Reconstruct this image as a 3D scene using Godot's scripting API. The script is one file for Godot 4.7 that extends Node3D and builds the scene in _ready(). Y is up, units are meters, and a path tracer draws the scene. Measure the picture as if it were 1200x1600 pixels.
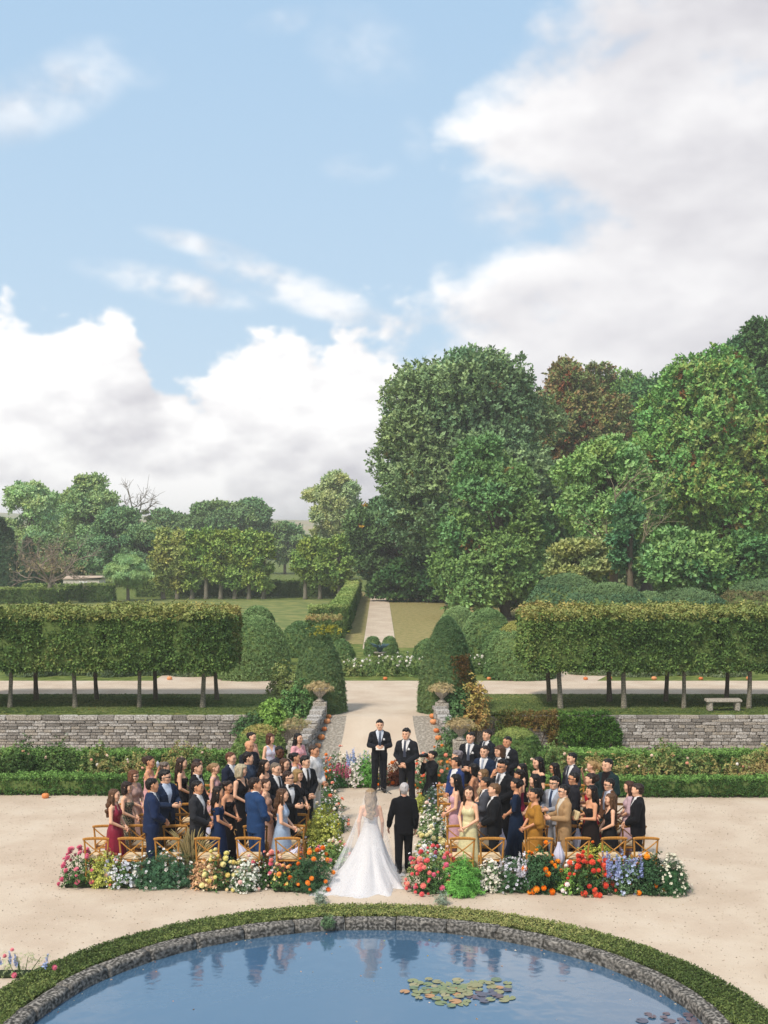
extends Node3D
# A garden wedding seen from an upper window: pool, gravel court, guests, ramp, terrace, park trees.
# Lens: pixel (x, y) of the 1200 x 1600 photograph looks along ((x - VX) / F, (HY - y) / F, -1); the camera stands CAM above the court.
const F := 1850.0
const HY := 840.0
const VX := 593.0
const CAM := 6.5
const TER := 1.1

var rng := RandomNumberGenerator.new()
var counts := {}
var mats := {}
var noise := FastNoiseLite.new()
var noise2 := FastNoiseLite.new()

# ------------------------------------------------------------------ helpers
func gp(px: float, py: float, h := 0.0) -> Vector3:      # the point of the level h under a pixel
	var d := (CAM - h) * F / (py - HY)
	return Vector3((px - VX) * d / F, h, -d)

func up_at(py: float, d: float) -> float:                # height above the court of a pixel row at depth d
	return CAM - (py - HY) * d / F

func xa(px: float, d: float) -> float:
	return (px - VX) * d / F

func numbered(called: String) -> String:
	var n: int = counts.get(called, 0)
	counts[called] = n + 1
	return called if n == 0 else "%s_%03d" % [called, n]

func tag(o: Node, label := "", category := "", group := "", kind := "") -> Node:
	if label: o.set_meta("label", label)
	if category: o.set_meta("category", category)
	if group: o.set_meta("group", group)
	if kind: o.set_meta("kind", kind)
	return o

func thing(called: String, label: String, category: String, pos := Vector3.ZERO, yaw := 0.0, group := "") -> Node3D:
	var o := Node3D.new()
	o.name = numbered(called)
	add_child(o)
	o.position = pos
	o.rotation.y = yaw
	tag(o, label, category, group)
	return o

func part(parent: Node, called: String, mesh: Mesh, m: Material, xf := Transform3D.IDENTITY) -> MeshInstance3D:
	var o := MeshInstance3D.new()
	o.name = called if parent != self else numbered(called)
	o.mesh = mesh
	o.material_override = m
	o.transform = xf
	parent.add_child(o, true)
	return o

func hx(s: String) -> Color:
	return Color.html(s)

func lhx(s: String) -> Color:
	return Color.html(s).srgb_to_linear()

func mat(c: Color, rough := 0.85, spec := 0.3) -> StandardMaterial3D:
	var key := "%s_%s_%s" % [c.to_html(), rough, spec]
	if not mats.has(key):
		var m := StandardMaterial3D.new()
		m.albedo_color = c
		m.roughness = rough
		m.metallic_specular = spec
		mats[key] = m
	return mats[key]

func leaf_mat(key: String, back := 0.25, rough := 0.6) -> StandardMaterial3D:
	key = "leaf_" + key
	if not mats.has(key):
		var m := StandardMaterial3D.new()
		m.albedo_color = Color.WHITE
		m.vertex_color_use_as_albedo = true
		m.roughness = rough
		m.metallic_specular = 0.25
		m.cull_mode = BaseMaterial3D.CULL_DISABLED
		if back > 0.0:
			m.backlight_enabled = true
			m.backlight = Color(back, back, back * 0.6)
		mats[key] = m
	return mats[key]

func noise_tex(size: int, freq: float, stops: Array, octaves := 5, seed_ := 1, kind := FastNoiseLite.TYPE_SIMPLEX_SMOOTH) -> NoiseTexture2D:
	var n := FastNoiseLite.new()
	n.noise_type = kind
	n.seed = seed_
	n.frequency = freq
	n.fractal_octaves = octaves
	var t := NoiseTexture2D.new()
	t.width = size
	t.height = size
	t.seamless = true
	t.noise = n
	var g := Gradient.new()
	var offs := PackedFloat32Array()
	var cols := PackedColorArray()
	for s in stops:
		offs.append(s[0])
		cols.append(s[1])
	g.offsets = offs
	g.colors = cols
	t.color_ramp = g
	return t

func tri_mat(albedo: Texture2D, per_metre: float, rough := 0.95, detail: Texture2D = null, detail_per_metre := 1.0, height: Texture2D = null, height_cm := 1.0) -> StandardMaterial3D:
	var m := StandardMaterial3D.new()
	m.albedo_texture = albedo
	m.roughness = rough
	m.metallic_specular = 0.25
	m.uv1_triplanar = true
	m.uv1_world_triplanar = true
	m.uv1_scale = Vector3.ONE * per_metre
	if detail:
		m.detail_enabled = true
		m.detail_blend_mode = BaseMaterial3D.BLEND_MODE_MUL
		m.detail_albedo = detail
		m.detail_uv_layer = BaseMaterial3D.DETAIL_UV_2
		m.uv2_triplanar = true
		m.uv2_world_triplanar = true
		m.uv2_scale = Vector3.ONE * detail_per_metre
	if height:
		m.heightmap_enabled = true
		m.heightmap_texture = height
		m.heightmap_scale = height_cm
	return m

func arrays_mesh(v: PackedVector3Array, n: PackedVector3Array, idx: PackedInt32Array, c := PackedColorArray()) -> ArrayMesh:
	var a := []
	a.resize(Mesh.ARRAY_MAX)
	a[Mesh.ARRAY_VERTEX] = v
	a[Mesh.ARRAY_NORMAL] = n
	if c.size(): a[Mesh.ARRAY_COLOR] = c
	a[Mesh.ARRAY_INDEX] = idx
	var m := ArrayMesh.new()
	m.add_surface_from_arrays(Mesh.PRIMITIVE_TRIANGLES, a)
	return m

func smooth_normals(v: PackedVector3Array, idx: PackedInt32Array) -> PackedVector3Array:
	var n := PackedVector3Array()
	n.resize(v.size())
	for i in range(0, idx.size(), 3):
		var a := idx[i]
		var b := idx[i + 1]
		var c := idx[i + 2]
		var f := (v[c] - v[a]).cross(v[b] - v[a])
		n[a] += f
		n[b] += f
		n[c] += f
	for i in n.size():
		n[i] = n[i].normalized()
	return n

class Soup:                                              # loose triangles with flat normals, gathered into one mesh
	var v := PackedVector3Array()
	var n := PackedVector3Array()
	var c := PackedColorArray()
	var tint := Color.WHITE
	func tri(p: Vector3, q: Vector3, r: Vector3) -> void:
		var f := (r - p).cross(q - p).normalized()
		v.append(p); v.append(q); v.append(r)
		n.append(f); n.append(f); n.append(f)
		c.append(tint); c.append(tint); c.append(tint)
	func quad(p: Vector3, q: Vector3, r: Vector3, s: Vector3) -> void:
		tri(p, q, r)
		tri(p, r, s)
	func box(lo: Vector3, hi: Vector3, xf := Transform3D.IDENTITY) -> void:
		var p: Array[Vector3] = []
		for i in 8:
			p.append(xf * Vector3(hi.x if i & 1 else lo.x, hi.y if i & 2 else lo.y, hi.z if i & 4 else lo.z))
		for f in [[0, 2, 3, 1], [4, 5, 7, 6], [0, 1, 5, 4], [2, 6, 7, 3], [0, 4, 6, 2], [1, 3, 7, 5]]:
			quad(p[f[0]], p[f[1]], p[f[2]], p[f[3]])
	func mesh() -> ArrayMesh:
		var a := []
		a.resize(Mesh.ARRAY_MAX)
		a[Mesh.ARRAY_VERTEX] = v
		a[Mesh.ARRAY_NORMAL] = n
		a[Mesh.ARRAY_COLOR] = c
		var m := ArrayMesh.new()
		m.add_surface_from_arrays(Mesh.PRIMITIVE_TRIANGLES, a)
		return m

# rings of points joined into a skin; closed caps at both ends when asked
func loft(rings: Array, cap := true) -> ArrayMesh:
	var v := PackedVector3Array()
	var idx := PackedInt32Array()
	var k: int = rings[0].size()
	for r in rings:
		for p in r: v.append(p)
	for i in rings.size() - 1:
		for j in k:
			var a := i * k + j
			var b := i * k + (j + 1) % k
			idx.append_array(PackedInt32Array([a, b, b + k, a, b + k, a + k]))
	if cap:
		for e in [0, rings.size() - 1]:
			var mid := Vector3.ZERO
			for p in rings[e]: mid += p
			var at := v.size()
			v.append(mid / k)
			for j in k:
				var a: int = e * k + j
				var b: int = e * k + (j + 1) % k
				idx.append_array(PackedInt32Array([at, b, a] if e == 0 else [at, a, b]))
	return arrays_mesh(v, smooth_normals(v, idx), idx)

func ring_at(p: Vector3, dir: Vector3, r: float, k: int) -> Array:
	var side := dir.cross(Vector3.UP if absf(dir.y) < 0.9 else Vector3.RIGHT).normalized()
	var other := dir.cross(side).normalized()
	var out := []
	for j in k:
		var t := TAU * j / k
		out.append(p + (side * cos(t) + other * sin(t)) * r)
	return out

func tube(points: Array, radii: Array, k := 8) -> ArrayMesh:
	var rings := []
	for i in points.size():
		var d: Vector3 = (points[mini(i + 1, points.size() - 1)] - points[maxi(i - 1, 0)]).normalized()
		rings.append(ring_at(points[i], d, radii[i], k))
	return loft(rings)

func lathe(profile: Array, k := 20) -> ArrayMesh:          # profile: [radius, height]
	var rings := []
	for p in profile:
		var r := []
		for j in k:
			var t := TAU * j / k
			r.append(Vector3(cos(t) * p[0], p[1], sin(t) * p[0]))
		rings.append(r)
	return loft(rings)

func join(meshes: Array) -> ArrayMesh:                     # several shapes of one part
	var st := SurfaceTool.new()
	st.begin(Mesh.PRIMITIVE_TRIANGLES)
	for m in meshes:
		st.append_from(m, 0, Transform3D.IDENTITY)
	return st.commit()

func chamfer_box(size: Vector3, bev: float, jit := 0.0) -> ArrayMesh:
	# three slabs' worth of corner points: every corner becomes a small triangle
	var h := size / 2
	var face := {}
	var v: Array[Vector3] = []
	for i in 8:
		var s := Vector3(1 if i & 1 else -1, 1 if i & 2 else -1, 1 if i & 4 else -1)
		var off := Vector3(rng.randf_range(-jit, jit), rng.randf_range(-jit, jit), rng.randf_range(-jit, jit))
		for ax in 3:
			var p := Vector3(s.x * h.x, s.y * h.y, s.z * h.z) + off
			for other in 3:
				if other != ax: p[other] -= s[other] * bev
			face[Vector2i(i, ax)] = v.size()
			v.append(p)
	var st := Soup.new()
	var q := func(a: int, b: int, c: int, d: int) -> void:
		var nrm := (v[c] - v[a]).cross(v[b] - v[a])
		if nrm.dot(v[a] + v[b] + v[c] + v[d]) > 0: st.quad(v[a], v[b], v[c], v[d])
		else: st.quad(v[d], v[c], v[b], v[a])
	for ax in 3:
		var b1 := 1 << ((ax + 1) % 3)
		var b2 := 1 << ((ax + 2) % 3)
		for s in [0, 1 << ax]:
			q.call(face[Vector2i(s, ax)], face[Vector2i(s | b1, ax)], face[Vector2i(s | b1 | b2, ax)], face[Vector2i(s | b2, ax)])
		for s in [0, b1, b2, b1 | b2]:                     # edges along ax
			var e: int = s | (1 << ax)
			var a1 := (ax + 1) % 3
			var a2 := (ax + 2) % 3
			q.call(face[Vector2i(s, a1)], face[Vector2i(e, a1)], face[Vector2i(e, a2)], face[Vector2i(s, a2)])
	for i in 8:
		var a := v[face[Vector2i(i, 0)]]
		var b := v[face[Vector2i(i, 1)]]
		var c := v[face[Vector2i(i, 2)]]
		if (c - a).cross(b - a).dot(a) > 0: st.tri(a, b, c)
		else: st.tri(a, c, b)
	return st.mesh()

# ------------------------------------------------------------------ foliage
func rdir() -> Vector3:
	var z := rng.randf_range(-1, 1)
	var t := rng.randf() * TAU
	var r := sqrt(1 - z * z)
	return Vector3(r * cos(t), z, r * sin(t))

# a sprig of unit radius: n folded leaves
func sprig(n: int, leaf_len: float, leaf_w: float, spread := 0.6, droop := 0.0) -> ArrayMesh:
	var s := Soup.new()
	for i in n:
		# leaves lie roughly across the sprig's own y axis, as they do facing the light
		var d := rdir()
		d = Vector3(d.x, d.y * 0.55 + 0.1 - droop, d.z).normalized()
		var p := rdir() * rng.randf() * spread
		var side := d.cross(Vector3.UP + rdir() * 0.55).normalized() * leaf_w * 0.5
		var up := side.cross(d).normalized() * leaf_w * 0.18
		if up.y < 0.0: up = -up
		var l := leaf_len * rng.randf_range(0.7, 1.2)
		var g := rng.randf_range(0.78, 1.18)
		s.tint = Color(g, g, g * rng.randf_range(0.8, 1.1))
		var m := p + d * l * 0.45
		s.tri(p, m + side + up, p + d * l)
		s.tri(p, p + d * l, m - side + up)
	return s.mesh()

func blade_tuft(n: int, w: float, lean: float) -> ArrayMesh:  # unit height grass tuft
	var s := Soup.new()
	for i in n:
		var t := rng.randf() * TAU
		var out := Vector3(cos(t), 0, sin(t))
		var p := out * rng.randf() * 0.15
		var h := rng.randf_range(0.6, 1.0)
		var side := Vector3(-sin(t), 0, cos(t)) * w
		var mid := p + Vector3(0, h * 0.6, 0) + out * lean * 0.35
		var tip := p + Vector3(0, h, 0) + out * lean
		var g := rng.randf_range(0.8, 1.2)
		s.tint = Color(g, g, g)
		s.quad(p - side, p + side, mid + side * 0.8, mid - side * 0.8)
		s.tri(mid - side * 0.8, mid + side * 0.8, tip)
	return s.mesh()

func scatter(parent: Node, called: String, mesh: Mesh, m: Material, xf: Array, cols: PackedColorArray) -> MultiMeshInstance3D:
	var mm := MultiMesh.new()
	mm.transform_format = MultiMesh.TRANSFORM_3D
	mm.use_colors = true
	mm.mesh = mesh
	mm.instance_count = xf.size()
	for i in xf.size():
		mm.set_instance_transform(i, xf[i])
		mm.set_instance_color(i, cols[i])
	var o := MultiMeshInstance3D.new()
	o.name = called if parent != self else numbered(called)
	o.multimesh = mm
	o.material_override = m
	parent.add_child(o, true)
	return o

func spin(size: float) -> Basis:
	return Basis(rdir(), rng.randf() * TAU).scaled(Vector3.ONE * size)

func aimed(dir: Vector3, size: float, loose := 0.6) -> Basis:   # a sprig whose leaves face about along dir
	var y := (dir + rdir() * loose).normalized()
	var x := y.cross(rdir()).normalized()
	return Basis(x, y, x.cross(y)).scaled(Vector3.ONE * size)

func pick(pal: Array, p: Vector3, scale_ := 0.5) -> Color:    # a palette colour: patches by place, then leaf to leaf
	var t := clampf(noise.get_noise_3dv(p * scale_ * 10.0) * 0.9 + 0.5 + rng.randf_range(-0.3, 0.3), 0.0, 0.999) * (pal.size() - 1)
	var i := int(t)
	var c: Color = pal[i].lerp(pal[mini(i + 1, pal.size() - 1)], t - i)
	var g := rng.randf_range(0.8, 1.2)
	return Color(c.r * g, c.g * g, c.b * g)

func fresh(list: Array, k := 1.65) -> Array:              # leaf colours a little brighter than their list
	var out := []
	for c in list:
		var l: float = c.get_luminance()
		var m: Color = c.lerp(Color(l, l, l), 0.14)
		out.append(Color(m.r * k * 1.06, m.g * k, m.b * k))
	return out

func pal(list: Array) -> Array:
	var out := []
	for s in list: out.append(lhx(s))
	return out

# ------------------------------------------------------------------ sky
func soft(lo: float, hi: float, x: float) -> float:
	return smoothstep(lo, hi, x)

# cloud of a direction given as azimuth and elevation in degrees: x = dense cloud, y = thin wisps
func cover(a: float, e: float, v: Vector3) -> Vector2:
	var w := Vector3(v.x, v.y * 1.7, v.z)                    # flattened, as a layer of cloud is
	var n1 := noise2.get_noise_3dv(w * 330.0)                # broad billows
	var n2 := noise2.get_noise_3dv(w * 1100.0 + Vector3(9, 2, 5))   # cauliflower edges
	# where the photograph shows its cloud banks (px, py of the photograph), then open sky of the same kind all round
	var px := VX + F * tan(deg_to_rad(clampf(a, -50, 50)))
	var py := HY - F * tan(deg_to_rad(clampf(e, 0, 50))) / cos(deg_to_rad(clampf(a, -50, 50)))
	var inside := (1.0 - soft(24.0, 34.0, absf(a))) * (1.0 - soft(27.0, 36.0, e))
	var c := -1.0
	var wisp := -1.0
	if inside > 0.0:
		# the bank over the trees: its edge as px by row
		var edge := 815.0 - 160.0 * exp(-pow((py - 190.0) / 95.0, 2)) + 30.0 * exp(-pow((py - 345.0) / 45.0, 2)) - 235.0 * exp(-pow((py - 445.0) / 55.0, 2)) - 220.0 * soft(430.0, 540.0, py)
		c = maxf(c, (px - edge) / 230.0)
		# cumulus low over the park: its top as py by column
		var top := 590.0 - 92.0 * exp(-pow((px - 160.0) / 66.0, 4)) - 95.0 * exp(-pow((px - 40.0) / 60.0, 4)) - 30.0 * soft(60.0, -30.0, px) - 66.0 * exp(-pow((px - 410.0) / 80.0, 4)) - 48.0 * exp(-pow((px - 590.0) / 85.0, 4))
		c = maxf(c, (py - top) / 95.0)
		for s in [[265.0, 445.0, 170.0, 34.0, 0.2, 0.6], [465.0, 455.0, 170.0, 40.0, 0.30, 0.72], [70.0, 150.0, 170.0, 80.0, -0.35, 0.34], [180.0, 95.0, 90.0, 45.0, 0.3, 0.28], [560.0, 262.0, 75.0, 30.0, 0.0, 0.24], [570.0, 80.0, 110.0, 90.0, 0.2, 0.2], [440.0, 35.0, 80.0, 30.0, -0.2, 0.2], [320.0, 385.0, 120.0, 24.0, 0.25, 0.4], [645.0, 215.0, 40.0, 45.0, 0.4, 0.22], [790.0, 330.0, 90.0, 60.0, 0.1, 0.4]]:
			var dx: float = px - s[0]
			var dy: float = py - s[1] - dx * s[4]
			wisp = maxf(wisp, s[5] * (1.0 - pow(dx / s[2], 2) - pow(dy / s[3], 2)))
	var open := noise2.get_noise_3dv(w * 60.0 + Vector3(40, 7, 3)) * 2.4 + 0.28 + 0.5 * soft(14.0, 2.0, e)
	c = lerpf(clampf(open, -1.0, 1.0), clampf(c, -1.0, 1.0), inside)
	wisp = maxf(0.0, wisp) * inside
	return Vector2(c + n1 * 0.7 + n2 * lerpf(0.5, 0.3, soft(-2.0, 6.0, a)), wisp * clampf(0.72 + n1 * 1.1 + n2 * 0.7, 0.0, 1.1))

func sky_color(v: Vector3) -> Color:
	var e := rad_to_deg(asin(clampf(v.y, -1, 1)))
	var a := rad_to_deg(atan2(v.x, -v.z))
	var t := pow(clampf(e / 60.0, 0, 1), 0.55)
	var blue := Color(0.52, 0.635, 0.72).lerp(Color(0.19, 0.35, 0.56), t)
	var c := cover(a, e, v)
	var d := maxf(soft(-0.02, lerpf(0.24, 0.75, soft(-2.0, 6.0, a)), c.x), soft(0.0, 0.55, c.y) * 0.82)
	if d <= 0.0: return blue
	# a cloud is whiter where less of it lies towards the light (up and to the left), greyer in its thick parts
	var v2 := (v + Vector3(-0.010, 0.017, 0.0)).normalized()
	var c2 := cover(a - 0.55, e + 1.0, v2)
	var shade := noise2.get_noise_3dv(Vector3(v.x, v.y * 2.6, v.z) * 210.0 + Vector3(3, 50, 8))
	var lit := clampf(0.8 + (c.x - c2.x) * lerpf(0.72, 0.34, soft(2.0, 8.0, a)) + shade * lerpf(0.75, 0.42, soft(2.0, 8.0, a)) - soft(0.5, 1.5, c.x) * 0.16 - 0.14 * soft(3.0, 8.0, a) - 0.26 * soft(9.0, 22.0, e) * soft(2.0, 12.0, a), 0.0, 1.0)
	var cloud := Color(0.44, 0.43, 0.47).lerp(Color(0.82, 0.81, 0.805), lit)
	return blue.lerp(cloud, d * 0.98)

func make_sky() -> Image:
	var w := 4096
	var h := 2048
	var small := Image.create_empty(w / 8, h / 8, false, Image.FORMAT_RGBF)
	small.fill(Color(0.34, 0.33, 0.30))
	for y in h / 16:
		var e := PI / 2 - (y + 0.5) / (h / 8.0) * PI
		for x in w / 8:
			var a := (x + 0.5) / (w / 8.0) * TAU
			small.set_pixel(x, y, sky_color(Vector3(sin(a) * cos(e), sin(e), -cos(a) * cos(e))))
	small.resize(w, h, Image.INTERPOLATE_CUBIC)
	# the same sky, sampled finer where the lens points
	for y in range(h / 2 - 292, h / 2):
		var e := PI / 2 - (y + 0.5) / h * PI
		for x in range(-226, 226):
			var a := (x + 0.5) / w * TAU
			small.set_pixel(posmod(x, w), y, sky_color(Vector3(sin(a) * cos(e), sin(e), -cos(a) * cos(e))))
	return small

# ------------------------------------------------------------------ the scene
func _ready() -> void:
	rng.seed = 20240901
	noise.seed = 11
	noise.frequency = 0.1
	noise.fractal_octaves = 3
	noise2.seed = 5
	noise2.frequency = 0.02
	noise2.fractal_octaves = 7
	noise2.fractal_gain = 0.52

	var cam := Camera3D.new()
	cam.name = "camera"
	add_child(cam)
	cam.position = Vector3(0, CAM, 0)
	cam.near = 0.5
	cam.far = 6000.0
	cam.projection = Camera3D.PROJECTION_FRUSTUM
	cam.size = 1600.0 / F * cam.near
	cam.frustum_offset = Vector2((600.0 - VX) / F, (HY - 800.0) / F) * cam.near
	cam.current = true

	var env := Environment.new()
	env.background_mode = Environment.BG_SKY
	env.tonemap_mode = Environment.TONE_MAPPER_LINEAR
	env.tonemap_exposure = 1.38
	env.sdfgi_enabled = true
	env.ssao_enabled = true
	env.ssil_enabled = true
	var sky := Sky.new()
	var pano := PanoramaSkyMaterial.new()
	pano.panorama = ImageTexture.create_from_image(make_sky())
	sky.sky_material = pano
	env.sky = sky
	env.fog_enabled = true
	env.fog_density = 0.0008
	env.fog_light_color = Color(0.97, 0.97, 0.95)
	var we := WorldEnvironment.new()
	we.name = "environment"
	we.environment = env
	add_child(we)

	var sun := DirectionalLight3D.new()
	sun.name = "sun"
	add_child(sun)
	sun.rotation_degrees = Vector3(-52, -38, 0)
	sun.light_energy = 0.8
	sun.light_angular_distance = 9.0
	sun.light_color = Color(1.0, 0.965, 0.915)
	sun.shadow_enabled = true
	print("sky ", Time.get_ticks_msec())

	build_ground()
	build_pool()
	build_walls()
	print("ground ", Time.get_ticks_msec())
	build_hedges()
	print("hedges ", Time.get_ticks_msec())
	build_trees()
	print("trees ", Time.get_ticks_msec())
	build_chairs()
	build_flowers()
	print("flowers ", Time.get_ticks_msec())
	build_people()
	build_props()
	print("done ", Time.get_ticks_msec())

func sheet(called: String, pts: Array, y: float, m: Material) -> MeshInstance3D:   # a level strip given as [x0, x1, depth0, depth1] quads or [x, depth] outline
	var s := Soup.new()
	for q in pts:
		s.quad(Vector3(q[0], y, -q[3]), Vector3(q[1], y, -q[3]), Vector3(q[1], y, -q[2]), Vector3(q[0], y, -q[2]))
	var o := part(self, called, s.mesh(), m)
	tag(o, "", "", "", "structure")
	return o

var gravel: StandardMaterial3D
var lawn_mat: StandardMaterial3D
var stone_tex: NoiseTexture2D
const POOL := Vector3(-0.15, 0, -15.28)

func build_ground() -> void:
	var fine := noise_tex(1024, 0.16, [[0.0, hx("a8a298")], [0.36, hx("dcd6cc")], [0.5, hx("f2efea")], [0.64, hx("fbf9f6")], [1.0, hx("ffffff")]], 3, 3)
	gravel = tri_mat(noise_tex(1024, 0.008, [[0.0, hx("c8b7a4")], [0.36, hx("d0bfad")], [0.62, hx("d7c8b6")], [1.0, hx("ddd0c0")]], 7, 7), 0.07, 0.95, fine, 0.9, noise_tex(512, 0.12, [[0.0, Color.BLACK], [1.0, Color.WHITE]], 3, 9), 0.6)
	lawn_mat = tri_mat(noise_tex(1024, 0.012, [[0.0, hx("556532")], [0.35, hx("6a7a3e")], [0.55, hx("7a8748")], [0.75, hx("8c9254")], [1.0, hx("a0985f")]], 6, 21), 0.12, 0.95, noise_tex(512, 0.14, [[0.0, hx("8f9a80")], [0.5, hx("d8dccc")], [1.0, hx("ffffff")]], 3, 4), 0.8, noise_tex(512, 0.2, [[0.0, Color.BLACK], [1.0, Color.WHITE]], 2, 9), 2.0)
	stone_tex = noise_tex(512, 0.03, [[0.0, hx("5c5852")], [0.3, hx("95908a")], [0.55, hx("bab6b0")], [0.8, hx("d0ccc6")], [1.0, hx("e6e2dc")]], 6, 33)
	# the gravel court, a sheet with the pool's hole in it
	var s := Soup.new()
	var k := 120
	var radii := [4.7, 5.7, 8.0, 14.0, 40.0, 400.0]
	for i in k:
		var t0 := TAU * i / k
		var t1 := TAU * (i + 1) / k
		for j in radii.size() - 1:
			var p: Array = []
			for q in [[t0, radii[j]], [t1, radii[j]], [t1, radii[j + 1]], [t0, radii[j + 1]]]:
				p.append(POOL + Vector3(cos(q[0]), 0, sin(q[0])) * q[1])
			s.quad(p[3], p[2], p[1], p[0])
	tag(part(self, "ground", s.mesh(), gravel), "", "", "", "structure")
	# the terrace behind the retaining walls, running on to the horizon
	var far := 2500.0
	sheet("terrace_lawn", [[-far, -1.7, 36.1, 60.0], [1.7, far, 36.1, 60.0], [-1.7, 1.7, 35.8, 60.0], [-far, far, 60.0, 130.0], [-far, far, 130.0, far]], TER, lawn_mat)
	# the meadow is paler, the ground under the trees brown with fallen leaves
	var meadow := tri_mat(noise_tex(1024, 0.01, [[0.0, hx("6a7a48")], [0.4, hx("7f8c57")], [0.6, hx("94995f")], [1.0, hx("aaa26e")]], 6, 71), 0.05, 0.95, noise_tex(512, 0.14, [[0.0, hx("a8aa98")], [0.5, hx("dcded0")], [1.0, hx("ffffff")]], 3, 4), 0.5)
	sheet("meadow", [[-60.0, -4.2, 58.0, 102.5]], TER + 0.004, meadow)
	var litter := tri_mat(noise_tex(1024, 0.02, [[0.0, hx("858850")], [0.35, hx("9c9862")], [0.6, hx("b0a472")], [1.0, hx("c0b084")]], 6, 72), 0.11, 0.95, noise_tex(512, 0.12, [[0.0, hx("8d8a80")], [0.5, hx("dcd8d0")], [1.0, hx("ffffff")]], 3, 4), 0.6)
	sheet("leaf_littered_ground", [[-1.85, -0.84, 60.0, 118.0], [0.84, 14.0, 58.0, 118.0], [14.0, 40.0, 62.0, 118.0]], TER + 0.004, litter)
	# paths
	sheet("cross_path", [[-70.0, 70.0, 40.8, 44.6]], TER + 0.008, gravel)
	sheet("axial_path", [[-0.82, 0.82, 57.5, 128.0]], TER + 0.008, gravel)
	sheet("ramp_landing", [[-1.65, 1.65, 35.8, 38.0], [-2.4, 2.4, 38.0, 40.8]], TER + 0.008, gravel)
	var s2 := Soup.new()
	for q in [[-8.5, -6.0, 44.6, -9.5, -5.6], [6.3, 8.2, 44.6, 6.9, 9.6]]:       # paths that turn off into the topiary garden
		s2.quad(Vector3(q[3] + 1.0, TER + 0.009, -49.5), Vector3(q[4] + 0.6, TER + 0.009, -49.5), Vector3(q[1], TER + 0.009, -q[2]), Vector3(q[0], TER + 0.009, -q[2]))
	tag(part(self, "side_path", s2.mesh(), gravel), "", "", "", "structure")
	# the ramp: gravel between two strips of setts
	var cob := tri_mat(noise_tex(512, 0.05, [[0.0, hx("6a6459")], [0.4, hx("8f877b")], [0.65, hx("a89f92")], [1.0, hx("c0b7a8")]], 4, 41, FastNoiseLite.TYPE_CELLULAR), 0.5, 0.9, null, 1.0, noise_tex(256, 0.06, [[0.0, Color.BLACK], [1.0, Color.WHITE]], 3, 42), 3.0)
	for q in [["ramp", -1.0, 1.0, gravel], ["ramp_setts", -1.7, -1.0, cob], ["ramp_setts", 1.0, 1.7, cob]]:
		var r := Soup.new()
		var n := 24
		for i in n:
			var p: Array = []
			for c in [[1, i], [2, i], [2, i + 1], [1, i + 1]]:
				var f: float = float(c[1]) / n
				var flare := 1.0 + 0.42 * (1.0 - f) * (1.0 - f)
				var rise := lerpf(f, smoothstep(0.0, 1.0, f), 0.5)
				p.append(Vector3(q[c[0]] * flare, 0.006 + (TER + 0.004) * rise, -lerpf(31.9, 35.82, f)))
			r.quad(p[0], p[1], p[2], p[3])
		tag(part(self, q[0], r.mesh(), q[3]), "", "", "", "structure")
	# the field that rises behind the park
	var hill := Soup.new()
	var fld := tri_mat(noise_tex(512, 0.006, [[0.0, hx("75805a")], [0.5, hx("8a9068")], [0.62, hx("9a8f6e")], [1.0, hx("a08a6c")]], 4, 61), 0.004)
	var prof := [[300.0, 0.9], [450.0, 6.0], [600.0, 14.0], [720.0, 20.0], [900.0, 24.0], [1400.0, 20.0], [2600.0, 5.0]]
	for i in prof.size() - 1:
		for j in 60:
			var p: Array = []
			for q in [[j, i], [j + 1, i], [j + 1, i + 1], [j, i + 1]]:
				var x: float = -1500.0 + q[0] * 50.0
				p.append(Vector3(x, prof[q[1]][1] * (0.9 + 0.35 * noise.get_noise_1d(x * 0.05)) , -prof[q[1]][0]))
			hill.quad(p[0], p[1], p[2], p[3])
	tag(part(self, "hills", hill.mesh(), fld), "", "", "", "structure")
	# fallen leaves on lawn and gravel
	var leaf := sprig(1, 1.0, 0.7, 0.0)
	var xf := []
	var cols := PackedColorArray()
	var lp := pal(["a88a4a", "c0a860", "9a6a3a", "b8b070", "6f7a3a"])
	for i in 900:
		var p := Vector3(rng.randf_range(-13, 13), TER + 0.03, -rng.randf_range(36.3, 40.6)) if i < 600 else Vector3(rng.randf_range(-8, 8), 0.012, -rng.randf_range(17, 29.5))
		if absf(p.x) < 2.2 and i < 600 or Vector2(p.x - POOL.x, p.z - POOL.z).length() < 5.7: continue
		xf.append(Transform3D(Basis(Vector3.UP, rng.randf() * TAU) * Basis(Vector3.RIGHT, rng.randf_range(-1.9, -1.3)).scaled(Vector3.ONE * rng.randf_range(0.025, 0.05)), p))
		cols.append(pick(lp, p))
	tag(scatter(self, "fallen_leaves", leaf, leaf_mat("plain", 0.0, 0.8), xf, cols), "dry fallen leaves strewn over lawn strips and gravel", "leaves", "", "stuff")
	xf = []
	cols = PackedColorArray()
	var grit := pal(["a39380", "bfae9a", "8d7f6f", "d8cbbb", "7d7264"])
	for i in 9000:
		var p := Vector3(rng.randf_range(-9, 9), 0.004, -rng.randf_range(15.5, 29.7))
		if Vector2(p.x - POOL.x, p.z - POOL.z).length() < 5.6: continue
		xf.append(Transform3D(spin(1.0).scaled(Vector3(1, 0.6, 1) * rng.randf_range(0.005, 0.014)), p))
		cols.append(pick(grit, p, 2.0))
	tag(scatter(self, "gravel_stones", chamfer_box(Vector3(1.6, 1.2, 1.4), 0.35, 0.15), leaf_mat("plain", 0.0, 0.8), xf, cols), "loose small stones on the gravel court", "gravel", "", "stuff")
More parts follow.
